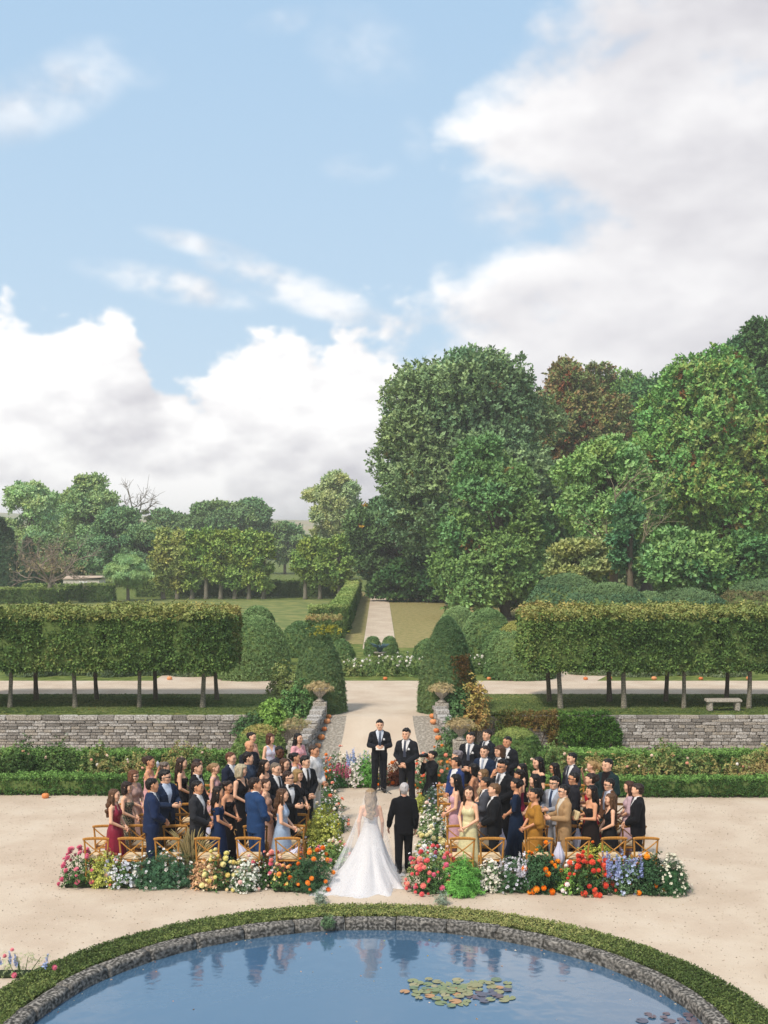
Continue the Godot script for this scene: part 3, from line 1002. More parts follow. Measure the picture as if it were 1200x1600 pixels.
	for q in [[-22.0, -1.7, 107.5, 1.5, "long dark hedge closing the meadow behind the row of limes"], [-33.0, -25.6, 97.0, 1.25, "clipped hedge by the meadow corner under the bare tree"], [-30.5, -25.2, 101.5, 1.35, "hedge before the pale outbuilding"], [-25.0, -22.2, 99.0, 1.5, "sunlit hedge block beside the pale outbuilding"]]:
		var t := thing("park_hedge", q[4], "hedge", Vector3((q[0] + q[1]) / 2, TER, -q[2]))
		leafy_box(t, Vector3(0, q[3] / 2, 0), Vector3((q[1] - q[0]) / 2, q[3] / 2, 0.6), 0.16, 70.0, hp if q[4].contains("sunlit") else hp, ht, "62743f", SP_SMALL, 0.08, 0.06, "ftlr")
	# the cloud-clipped masses behind the bench-side block
	for q in [[885.0, 60.0, 2.3, 3.5, "long cloud-clipped dark evergreen mass below the reddening tree"], [948.0, 57.0, 2.6, 3.15, "cloud-clipped green mass in front of the longer one"], [1075.0, 57.5, 2.6, 2.85, "flat cloud-clipped dark mass under the bright maple shrubs"], [1010.0, 60.0, 2.2, 2.6, "small cloud-clipped mass between two larger ones"], [1190.0, 60.0, 2.6, 3.2, "rounded rust-tinged bush at the end of the cloud-clipped masses"]]:
		var t := thing("cloud_hedge", q[4], "hedge", Vector3(xa(q[0], q[1]), TER, -q[1]))
		var rust: bool = q[4].contains("rust")
		leafy_round(t, q[2], q[3], 2.3, 0.11, 130.0, pal(["4a5230", "5f5a36", "3c4a28"]) if rust else pal(["305236", "3c5e3c", "4a6a46", "5a7850"]), pal(["3d5a38", "56703f"]), "62743f", SP_SMALL)
	# shrubs and creepers by the ramp walls
	for q in [["lush green shrub behind the ramp wall below the sprigged yew", 470.0, 1098.0, 36.3, 0.85, 0.55, ["2d5228", "3a6531", "4d7a3c", "64883f"], 900, 0.11], ["large-leaved bright green plant behind the ramp wall", 425.0, 1115.0, 36.0, 0.5, 0.45, ["3d6a24", "55822c", "6f9636"], 420, 0.14], ["dark ivy clump over the end of the bare wall", 392.0, 1130.0, 35.7, 0.55, 0.32, ["2c4c2a", "385a32", "446838"], 480, 0.09], ["yellow-green shrub behind the hornbeam end", 442.0, 1062.0, 41.0, 0.55, 0.6, ["6a7a3a", "7c8a48", "8c9450"], 380, 0.12],
			["climbing plant smothering the outer ramp wall below the urn", 712.0, 1150.0, 33.0, 0.55, 0.6, ["2f4f2a", "45683a", "5d7a48"], 620, 0.09], ["green shrub behind the ramp wall below the patched yew", 712.0, 1092.0, 36.0, 0.6, 0.5, ["34572a", "48703a", "5c8248"], 560, 0.1], ["creeper turning yellow and orange beside the patched yew", 742.0, 1100.0, 35.9, 0.5, 0.75, ["7a7634", "988a3c", "a07c40", "66723a", "8f5c38"], 520, 0.12]]:
		var t := thing("ramp_shrub", q[0], "shrub", Vector3(xa(q[1], q[3]), up_at(q[2], q[3]) - q[5], -q[3]))
		leafy_dome(t, Vector3.ZERO, q[4], q[5] * 2.0, 0.5, q[7], q[8], pal(q[6]), SP_SMALL, "foliage", 0.5)
		part(t, "stem", tube([Vector3(0, -1.0, 0), Vector3(0.05, 0.3, 0)], [0.05, 0.02], 6), mat(hx("4b4434")))
	# ivy over one end of the wall
	var iv := thing("ivy", "thick green ivy hanging over one end of the stone wall", "ivy", Vector3(5.4, 0, -35.85))
	var xf := []
	var cols := PackedColorArray()
	for i in 3800:
		var q := Vector3(rng.randf_range(-1.9, 1.9), rng.randf_range(0.1, 1.22), 0)
		var hang := 0.25 + 0.45 * noise.get_noise_2d(q.x * 30.0, 4.0) + (0.55 if q.x < -0.3 and q.x > -0.9 else 0.0) - (0.3 if q.x > 0.3 and q.x < 1.5 else 0.0)
		if q.y < hang or q.x + q.y * 0.5 > 2.2: continue
		var bulge := 0.1 + 0.16 * maxf(0.0, noise.get_noise_2d(q.x * 22.0, q.y * 22.0) + 0.3)
		q.z = rng.randf() * bulge
		if q.y > 1.08: q.z -= rng.randf() * 0.35
		xf.append(Transform3D(spin(rng.randf_range(0.06, 0.1)), q))
		cols.append(pick(pal(["2a4a1c", "385c24", "4a7030", "5f8038"] if q.x > 0 else ["2f4a22", "4a6030", "6d7038", "7a6238"]), q, 0.2))
	tag(scatter(iv, "leaves", SP_SMALL, leaf_mat("ivy", 0.15, 0.5), xf, cols), "", "", "", "stuff")
	part(iv, "stem", tube([Vector3(-0.6, 0, 0.03), Vector3(-0.4, 0.6, 0.05), Vector3(0.3, 1.05, 0.05), Vector3(1.4, 1.12, 0.03)], [0.03, 0.025, 0.02, 0.01], 6), mat(hx("5a4b38")))

# ------------------------------------------------------------------ trees
func crown(t: Node3D, c: Vector3, r: Vector3, lobes: int, n: int, size: float, p: Array, sp: Mesh, trunk_top: float, lobe_size := 0.42, accents := [], cone := 0.0) -> void:
	p = fresh(p, 2.3)
	lobes = int(lobes * 1.9)
	if size > 0.38:
		n = int(n * 1.7)
		size *= 0.76
	var ls := []
	for i in lobes:
		var d := rdir()
		if i < lobes / 5: d = Vector3(d.x * 0.5, 0.9, d.z * 0.5).normalized()
		var k := rng.randf_range(0.5, 0.86)
		var lr := lobe_size * 0.74 * rng.randf_range(0.7, 1.3)
		var at := Vector3(d.x * r.x, d.y * r.y, d.z * r.z) * k
		if cone > 0.0:                                       # a crown that narrows upwards
			var f := 1.0 - sqrt(rng.randf())
			at = Vector3(d.x, 0, d.z).normalized() * k * 0.9
			at = Vector3(at.x * r.x, 0, at.z * r.z) * (1.0 - cone * f) + Vector3(0, lerpf(-0.8, 0.95, f) * r.y, 0)
			lr *= 1.0 - 0.45 * cone * f
		ls.append([c + at, Vector3(r.x, minf(r.y, r.x * 1.2), r.z) * lr * Vector3(1.05, rng.randf_range(0.62, 0.9), 1.05), rng.randf_range(0.88, 1.14), rng.randi() % 997])
	var limbs := []
	for l in ls:
		var a := Vector3(0, trunk_top * rng.randf_range(0.5, 0.95), 0)
		var mid: Vector3 = a.lerp(l[0], 0.5) + Vector3(0, (l[0].y - a.y) * 0.12, 0)
		var br: float = 0.014 * r.y * rng.randf_range(0.7, 1.2)
		limbs.append(tube([a, mid, l[0]], [br, br * 0.6, br * 0.2], 5))
	part(t, "limb", join(limbs), mats["dark_bark"])
	var xf := []
	var cols := PackedColorArray()
	for i in n:
		var l: Array = ls[i % lobes]
		var d := rdir()
		if d.y < -0.35 and rng.randf() < 0.6: d.y = -d.y
		var wob := 1.0 + 0.3 * noise.get_noise_3dv((d * 2.2 + l[0]) * 5.0 + Vector3.ONE * l[3])
		var q: Vector3 = l[0] + l[1] * d * (pow(rng.randf(), 0.28)) * wob
		if q.y < 0.35: continue
		var rel := (q - c) / r
		if rel.length() < 0.5 and rng.randf() < 0.7: continue
		xf.append(Transform3D(aimed(d * 0.7 + rel * 0.4 + Vector3(0, 0.55, 0), size * rng.randf_range(0.6, 1.3), 0.55), q))
		var col := pick(p, q + t.position, 0.02)
		if accents.size() and noise.get_noise_3dv((q + t.position) * 4.0 + Vector3.ONE * 77.0) > accents[0]:
			col = accents[1][rng.randi() % accents[1].size()]
		cols.append(Color(col.r * l[2], col.g, col.b * (2.0 - l[2])))       # boughs differ a little in hue
	tag(scatter(t, "crown", sp, leaf_mat("tree", 0.42, 0.6), xf, cols), "", "", "", "stuff")

# a tree whose crown fills an oval of the photograph at depth d: centre and half sizes in its pixels
func tree(called: String, label: String, d: float, cx: float, cy: float, rx: float, ry: float, p: Array, n: int, size: float, lobes: int, trunk_px := 0.0, group := "", sp: Mesh = null, lobe_size := 0.42, accents := [], bark := "dark_bark", cone := 0.0) -> Node3D:
	var s := d / F
	var bx := xa(trunk_px if trunk_px > 0.0 else cx, d)
	var t := thing(called, label, "tree", Vector3(bx, TER, -d), 0, group)
	var c := Vector3(xa(cx, d) - bx, up_at(cy, d) - TER, 0)
	var r := Vector3(rx * s, ry * s, rx * s * 0.85)
	var tr := 0.02 * (c.y + r.y) + 0.05
	part(t, "trunk", tube([Vector3(0, -0.1, 0), Vector3(0, 0.25, 0), Vector3(c.x * 0.15, c.y * 0.4, 0.05), Vector3(c.x * 0.6, c.y, 0), Vector3(c.x, c.y + r.y * 0.5, 0)], [tr * 1.7, tr * 1.15, tr, tr * 0.6, tr * 0.15], 9), mats[bark])
	crown(t, c, r, lobes, n, size, p, sp if sp else SP_BROAD, c.y, lobe_size, accents, cone)
	return t

func twigs(t: Node3D, base: Vector3, dir: Vector3, length: float, r: float, level: int, out: Array) -> void:
	var a := base + dir * length * 0.5 + rdir() * length * 0.07
	var b := base + dir * length + rdir() * length * 0.12
	out.append(tube([base, a, b], [r, r * 0.75, r * 0.45], 6 if level > 1 else 4))
	if level == 0: return
	for i in (4 if level > 1 else 5):
		var f := rng.randf_range(0.4, 1.0)
		var d := (dir * 0.7 + rdir() * 0.85 + Vector3(0, 0.12, 0)).normalized()
		twigs(t, base.lerp(b, f), d, length * rng.randf_range(0.5, 0.72), r * 0.5, level - 1, out)

func build_trees() -> void:
	var lime := pal(["3e5a36", "4e6a44", "607c52", "758c64", "8c9c78"])
	var green := pal(["274820", "34582a", "456a30", "587c38"])
	var dark := green
	var yellow_green := pal(["4f6a28", "637c30", "788a38", "8f943f"])
	var pale := pal(["5d7a48", "72905a", "8aa36c", "9cad7a"])
	var belt_green := pal(["3f5c34", "4f6c3e", "607c48", "748a54"])
	var gold: Array = [0.42, pal(["a88a34", "b89a44", "8a5a3a"])]
	# right of the axial path
	tree("lime_tree", "tallest broad lime with silvery green leaves beside the axial path", 96, 733, 735, 138, 188, lime, 19000, 0.55, 60, 745, "", null, 0.46, [0.55, pal(["a89a58", "93805a", "8f9a58"])])
	tree("lime_tree", "low-sweeping dark lime hanging over the far end of the path", 112, 615, 858, 70, 88, pal(["2c4a28", "3c5c32", "4f7044", "6c8458"]), 7000, 0.55, 22, 640, "", null, 0.42, gold)
	tree("maple_tree", "mid-sized green tree with orange flecks before the tall lime", 79, 768, 812, 116, 148, pal(["2f4f26", "3d6030", "4f7238", "5f8044"]), 13000, 0.42, 44, 790, "", null, 0.36, [0.47, pal(["94784a", "9c8e48", "84664a", "7a8a44"])], "dark_bark", 0.72)
	tree("oak_tree", "tree with rust-red foliage between the tall lime and the big maple", 108, 905, 690, 92, 130, pal(["4a5c34", "566a36", "64623a", "74563a", "6a5038"]), 9000, 0.5, 30, 905, "", null, 0.36, [0.36, pal(["7a4a30", "8a5636", "6a4430"])])
	tree("maple_tree", "big full green maple at the edge of the wood", 82, 1110, 720, 125, 175, pal(["24481e", "325a26", "447030", "58843a", "6d7a3a"]), 15000, 0.48, 46, 1120, "", null, 0.38, [0.46, pal(["7a6a38", "866038"])])
	tree("maple_tree", "bright green maple top rising at the wood's far edge", 95, 1200, 640, 90, 140, pal(["2f522a", "3c6232", "4c723c", "5c8046"]), 8000, 0.52, 28)
	tree("ash_tree", "light green tree with dead grey branches in its crown", 73, 950, 790, 85, 105, pal(["34582a", "466c34", "5a7e3e", "6f8a48"]), 6500, 0.4, 34, 960, "", null, 0.34)
	tree("oak_tree", "dark oak standing deep in the wood", 120, 1010, 760, 130, 190, dark, 8000, 0.7, 26)
	tree("oak_tree", "dark oak behind the flecked maple", 118, 840, 810, 110, 130, dark, 6000, 0.7, 22)
	tree("oak_tree", "shaded oak past the big maple", 105, 1240, 760, 110, 170, dark, 6000, 0.65, 22)
	tree("elder_shrub", "bright green maple shrub over the cloud-clipped masses", 64, 1065, 890, 72, 55, pal(["335a2a", "426a34", "54783e", "64844a"]), 3600, 0.32, 22)
	tree("elder_shrub", "yellowing shrub by the trunk of the flecked maple", 68, 905, 885, 55, 40, pal(["566c3a", "647642", "707e4a", "7c844e"]), 2400, 0.3, 16)
	tree("holly_tree", "dark ivy-clad tree stump between shrubs", 66, 985, 850, 34, 75, pal(["2c5230", "3a623a", "4a7246"]), 2400, 0.3, 14)
	tree("elder_shrub", "shadowy shrub under the big maple", 68, 1160, 885, 60, 60, dark, 2600, 0.32, 16)
	# the bare grey branches in that crown
	var snag := thing("dead_tree", "bare grey dead branches poking through the light green tree", "tree", Vector3(xa(985, 69), TER, -69))
	var tw := []
	for q in [[Vector3(-0.2, 1, 0.1), 4.4, 0.08], [Vector3(0.35, 0.9, 0.2), 3.4, 0.06], [Vector3(-0.8, 0.75, 0.1), 3.2, 0.06]]:
		twigs(snag, Vector3(0, 3.5, 0), q[0].normalized(), q[1], q[2], 2, tw)
	part(snag, "trunk", tube([Vector3(0, -0.1, 0), Vector3(0, 2, 0), Vector3(0, 3.7, 0)], [0.3, 0.22, 0.16], 8), mats["bark"])
	part(snag, "limb", join(tw), mat(hx("8a8068"), 0.9))
	for q in [[690, 905, 60, 50, "shadowy hazel under the tall lime by the path"], [760, 900, 60, 48, "shadowy hazel behind the trunk of the flecked maple"], [830, 905, 60, 45, "shadowy hazel behind the yellowing shrub"], [900, 900, 60, 50, "shadowy hazel behind the cloud-clipped masses"], [625, 915, 50, 40, "shadowy hazel at the far end of the path"]]:
		tree("hazel_shrub", q[4], 100, q[0], q[1], q[2], q[3], green, 1700, 0.55, 14)
	# slim trunks in the shade of the wood
	for i in 9:
		var px: float = [700.0, 722.0, 738.0, 752.0, 770.0, 806.0, 845.0, 870.0, 900.0][i]
		var t := thing("slim_tree", "slim dark tree trunk in the shade of the wood", "tree", Vector3(xa(px, 90.0 + i % 3 * 3), TER, -90.0 - i % 3 * 3), 0, "slim trunks in the wood")
		part(t, "trunk", tube([Vector3.ZERO, Vector3(0.1, 3, 0), Vector3(0.2, 7, 0)], [0.22, 0.17, 0.1], 7), mats["dark_bark"])
		leafy_dome(t, Vector3(0.2, 4.5, 0), 1.8, 3.5, 1.8, 160, 0.5, dark, SP_BROAD, "crown")
	# left of the axial path: the row of limes along the meadow hedge
	for i in 10:
		var px: float = [255.0, 277.0, 300.0, 322.0, 345.0, 367.0, 389.0, 412.0, 477.0, 500.0][i]
		var yy := 877.0 if i < 8 else 881.0
		tree("pleached_lime", "young lime in the even row along the meadow's far hedge", 104, px, yy, 18, 50 if i < 8 else 44, yellow_green if i > 1 else pal(["66763a", "788240", "868a48"]), 1300, 0.36, 16, px, "young limes along the meadow", null, 0.62, [], "bark")
	tree("pleached_lime", "young lime close beside the long path hedge", 104, 530, 880, 22, 40, yellow_green, 1100, 0.34, 14, 530, "young limes by the path hedge", null, 0.5, [], "bark")
	# trees behind the meadow
	tree("poplar_tree", "tall ragged poplar with golden top behind the limes", 150, 525, 800, 46, 62, pal(["54704a", "627c54", "728658", "808e5c"]), 4000, 0.55, 26, 525, "", null, 0.34)
	tree("poplar_tree", "leaning pale poplar bough left of the golden poplar", 152, 490, 775, 22, 12, pal(["7c8a58", "8c945c"]), 260, 0.5, 6, 520, "", null, 0.4)
	for q in [[270, 830, 45, 32, "rounded green tree behind the limes, first of the far belt"], [335, 815, 42, 30, "broad tree in the far belt with paler crown"], [392, 812, 36, 30, "dark rounded tree in the far belt before the field"], [445, 850, 40, 30, "low bushy tree in the far belt below the field"], [575, 830, 40, 40, "green tree in the far belt where the path ends"], [305, 850, 60, 28, "tawny low tree in the far belt"]]:
		tree("belt_tree", q[4], 175, q[0], q[1], q[2], q[3], belt_green if not q[4].contains("dark") else pal(["46643a", "567446", "688452"]), 2600, 0.7, 18)
	tree("poplar_tree", "tall open-crowned tree standing above the meadow corner", 140, 140, 800, 46, 60, pal(["4d6b40", "62804e", "78905a"]), 3000, 0.5, 30, 145, "", null, 0.36)
	tree("ash_tree", "pale airy tree at the park's edge", 150, 45, 810, 62, 62, pale, 3800, 0.55, 26, 50, "", null, 0.34)
	tree("ash_tree", "pale green tree behind the airy one", 165, 90, 830, 50, 55, pale, 2600, 0.6, 20)
	tree("belt_tree", "deep green tree mass behind the bare tree", 135, 185, 850, 60, 55, pal(["3c5c36", "4c6c42", "5c7c4c"]), 4200, 0.55, 22)
	tree("belt_tree", "dark tree mass under the pale airy tree", 128, 90, 880, 70, 45, pal(["34522e", "446238", "547244"]), 3800, 0.5, 22)
	tree("belt_tree", "dark green tree mass under the dead snag", 132, 230, 865, 45, 45, pal(["3c5c36", "4c6c42", "5c7a4c"]), 2800, 0.5, 18)
	for i in 3:
		var t := thing("cypress_tree", "dark narrow cypress at the meadow corner", "tree", Vector3(xa([2.0, 14.0, 44.0][i], 118), TER, -118), 0, "dark cypresses at the meadow corner")
		leafy_round(t, 1.0, [7.2, 6.2, 5.2][i], 1.6, 0.3, 40.0, pal(["24402a", "2e4c30", "3a5838"]), pal(["2a4428"]) + pal(["2a4428"]), "62743f", SP_FINE)
		part(t, "trunk", tube([Vector3(0, -0.1, 0), Vector3(0, 0.6, 0)], [0.2, 0.16], 7), mats["dark_bark"])
	tree("sumac_tree", "small rounded light green tree on the meadow", 101, 200, 893, 38, 26, pal(["5a7a46", "70905a", "88a26e"]), 2000, 0.32, 22, 200, "", SP_LONG, 0.4, [], "bark")
	# the bare tree
	var bare := thing("bare_tree", "leafless grey-pink tree with twiggy spreading crown by the meadow", "tree", Vector3(xa(77, 97), TER, -97))
	tw = []
	part(bare, "trunk", tube([Vector3(0, -0.1, 0), Vector3(0.02, 1.0, 0), Vector3(0.1, 2.0, 0)], [0.26, 0.2, 0.17], 8), mats["bark"])
	for q in [[Vector3(-1, 0.7, 0.1), 2.6], [Vector3(-0.5, 1, -0.2), 2.5], [Vector3(0.2, 1, 0.2), 2.6], [Vector3(0.9, 0.7, 0.0), 2.7], [Vector3(0.1, 0.8, -0.8), 2.2], [Vector3(-0.2, 0.7, 0.8), 2.2], [Vector3(1.2, 0.45, 0.2), 2.4], [Vector3(-1.3, 0.4, -0.1), 2.3]]:
		twigs(bare, Vector3(0.05, 1.7, 0), q[0].normalized(), q[1], 0.09, 3, tw)
	part(bare, "limb", join(tw), mat(hx("8f8074"), 0.9))
	leafy_dome(bare, Vector3(0, 2.6, 0), 3.0, 2.4, 2.4, 260, 0.16, pal(["8a8a5a", "9a8f68", "7a6a58"]), SP_SMALL, "crown", 0.5)
	# the dead tree with balls of mistletoe
	var dead := thing("dead_tree", "leafless dead tree with mistletoe balls above the far belt", "tree", Vector3(xa(212, 168), TER, -168))
	tw = []
	part(dead, "trunk", tube([Vector3(0, -0.1, 0), Vector3(0, 5, 0), Vector3(0.1, 9, 0)], [0.4, 0.3, 0.16], 7), mats["dark_bark"])
	for q in [[Vector3(-0.25, 1, 0), 4.2], [Vector3(0.3, 1, 0.1), 4.4], [Vector3(0.7, 0.8, 0), 3.2], [Vector3(-0.6, 0.8, 0), 3.0]]:
		twigs(dead, Vector3(0, 7.5, 0), q[0].normalized(), q[1], 0.12, 2, tw)
	part(dead, "limb", join(tw), mats["dark_bark"])
	for q in [Vector3(-1.2, 8.2, 0.3), Vector3(1.4, 8.8, 0.2), Vector3(1.9, 8.0, 0), Vector3(0.2, 7.4, 0.4)]:
		leafy_dome(dead, q, 0.6, 0.55, 0.6, 70, 0.25, pal(["4a6030", "5f7038"]), SP_SMALL, "mistletoe", 0.6)

# ------------------------------------------------------------------ chairs
const ROW0 := 22.15
const PITCH := 0.95
const XL := [-5.29, -4.64, -3.97, -3.22, -2.45, -1.72]
const XR := [1.55, 2.1, 3.0, 3.70, 4.38, 4.98]

func build_chairs() -> void:
	var wood := tri_mat(noise_tex(256, 0.03, [[0.0, hx("a06c30")], [0.5, hx("bb8440")], [1.0, hx("cf9a55")]], 4, 81), 1.2, 0.45)
	wood.uv1_scale = Vector3(3.0, 0.8, 3.0)
	wood.uv1_world_triplanar = false
	var pad := mat(hx("d9bf98"), 0.9)
	var c := thing("cross_back_chair", "honey-coloured wooden cross-back chair with cream seat pad set out for guests", "chair", Vector3.ZERO, 0, "cross-back chairs in rows")
	# local: the back stands at z = 0 towards the camera, the seat runs to z = -0.42
	var seat := part(c, "seat_frame", chamfer_box(Vector3(0.43, 0.035, 0.41), 0.012), wood, Transform3D(Basis.IDENTITY, Vector3(0, 0.445, -0.22)))
	part(seat, "seat_pad", chamfer_box(Vector3(0.4, 0.05, 0.385), 0.018), pad, Transform3D(Basis.IDENTITY, Vector3(0, 0.042, -0.002)))
	for s in [-1.0, 1.0]:
		part(c, "leg", tube([Vector3(s * 0.19, 0.0, 0.045), Vector3(s * 0.195, 0.22, 0.01), Vector3(s * 0.2, 0.45, -0.01), Vector3(s * 0.21, 0.68, 0.01), Vector3(s * 0.222, 0.87, 0.04)], [0.016, 0.018, 0.019, 0.018, 0.016], 8), wood)
		part(c, "leg", tube([Vector3(s * 0.195, 0.0, -0.41), Vector3(s * 0.2, 0.25, -0.4), Vector3(s * 0.2, 0.44, -0.39)], [0.015, 0.018, 0.02], 8), wood)
		part(c, "cross_bar", tube([Vector3(s * 0.2, 0.5, -0.004), Vector3(s * 0.08, 0.6, 0.022 + s * 0.006), Vector3(-s * 0.07, 0.71, 0.034 + s * 0.006), Vector3(-s * 0.21, 0.83, 0.032)], [0.012, 0.013, 0.013, 0.012], 6), wood)
		part(c, "stretcher", tube([Vector3(s * 0.196, 0.2, 0.01), Vector3(s * 0.198, 0.2, -0.4)], [0.01, 0.01], 6), wood)
	part(c, "stretcher", tube([Vector3(-0.195, 0.27, -0.4), Vector3(0.195, 0.27, -0.4)], [0.01, 0.01], 6), wood)
	part(c, "stretcher", tube([Vector3(-0.195, 0.24, 0.008), Vector3(0.195, 0.24, 0.008)], [0.01, 0.01], 6), wood)
	var rail := []
	for i in 9:
		var f := i / 8.0 * 2.0 - 1.0
		var ctr := Vector3(f * 0.245, 0.885 - 0.006 * f * f, 0.048 - 0.03 * (1.0 - f * f) + 0.012)
		var w := 0.026 if absf(f) < 0.95 else 0.018
		rail.append([ctr + Vector3(0, -w, -0.012), ctr + Vector3(0, -w, 0.012), ctr + Vector3(0, w * 0.6, 0.014), ctr + Vector3(0, w, 0.0), ctr + Vector3(0, w * 0.6, -0.014)])
	part(c, "top_rail", loft(rail), wood)
	var first := true
	for row in 6:
		for side in 2:
			for i in 6:
				if row == 5 and (i == 0 if side == 0 else i == 5): continue
				var o: Node3D = c
				if not first:
					o = c.duplicate()
					o.name = numbered("cross_back_chair")
					add_child(o)
				first = false
				tag(o, "wooden cross-back chair in the %s row from the front flowers, %s" % [["first", "second", "third", "fourth", "fifth", "sixth"][row], "bride's side" if side == 0 else "groom's side"], "", "cross-back chairs, %s row, %s" % [["first", "second", "third", "fourth", "fifth", "sixth"][row], "bride's side" if side == 0 else "groom's side"])
				var x: float = (XL if side == 0 else XR)[i]
				if row > 0: x += rng.randf_range(-0.05, 0.05)
				o.position = Vector3(x, 0, -(ROW0 + row * PITCH) + rng.randf_range(-0.02, 0.02))
				o.rotation.y = rng.randf_range(-0.05, 0.05)

# ------------------------------------------------------------------ flowers
var blooms := {}

func bloom(kind: int) -> ArrayMesh:                       # unit-radius flower heads: 0 dahlia, 1 rose, 2 marigold, 3 open five-petal
	if blooms.has(kind): return blooms[kind]
	var s := Soup.new()
	var rows := [[9, -0.25, 1.0, 0.5], [9, 0.15, 0.95, 0.45], [7, 0.5, 0.75, 0.4], [5, 0.85, 0.42, 0.35]]
	if kind == 1: rows = [[6, -0.2, 0.95, 0.75], [6, 0.25, 0.85, 0.7], [5, 0.6, 0.55, 0.5]]
	if kind == 2: rows = [[11, -0.35, 0.95, 0.4], [10, 0.05, 1.0, 0.4], [9, 0.4, 0.85, 0.38], [6, 0.75, 0.5, 0.35]]
	if kind == 3: rows = [[5, 0.05, 1.0, 0.8]]
	for r in rows:
		for j in r[0]:
			var a: float = TAU * (j + 0.5 * r[1]) / r[0]
			var o := Vector3(cos(a), 0, sin(a))
			var w: Vector3 = Vector3(-sin(a), 0, cos(a)) * r[3] * 0.5
			var base := Vector3(0, r[1] - 0.25, 0) + o * 0.12
			var mid: Vector3 = Vector3(0, r[1], 0) + o * r[2] * 0.6
			var tip: Vector3 = Vector3(0, r[1] + 0.22 * r[2], 0) + o * r[2]
			var g := rng.randf_range(0.85, 1.08)
			s.tint = Color(g, g, g)
			s.tri(base, mid + w, tip)
			s.tri(base, tip, mid - w)
			s.tri(mid + w, tip + w * 0.6, tip)
			s.tri(mid - w, tip, tip - w * 0.6)
	if kind != 3:
		var n := 8
		for j in n:
			var a0 := TAU * j / n
			var a1 := TAU * (j + 1) / n
			s.tri(Vector3(0, 0.95, 0), Vector3(cos(a0) * 0.35, 0.75, sin(a0) * 0.35), Vector3(cos(a1) * 0.35, 0.75, sin(a1) * 0.35))
			s.quad(Vector3(cos(a0) * 0.35, 0.75, sin(a0) * 0.35), Vector3(cos(a0) * 0.6, 0.0, sin(a0) * 0.6), Vector3(cos(a1) * 0.6, 0.0, sin(a1) * 0.6), Vector3(cos(a1) * 0.35, 0.75, sin(a1) * 0.35))
	blooms[kind] = s.mesh()
	return blooms[kind]

func bloom_mat(h: String) -> StandardMaterial3D:
	var key := "bloom_" + h
	if not mats.has(key):
		var m := StandardMaterial3D.new()
		m.albedo_color = hx(h)
		m.vertex_color_use_as_albedo = true
		m.roughness = 0.8
		m.metallic_specular = 0.2
		m.backlight_enabled = true
		m.backlight = Color(0.2, 0.2, 0.2)
		mats[key] = m
	return mats[key]

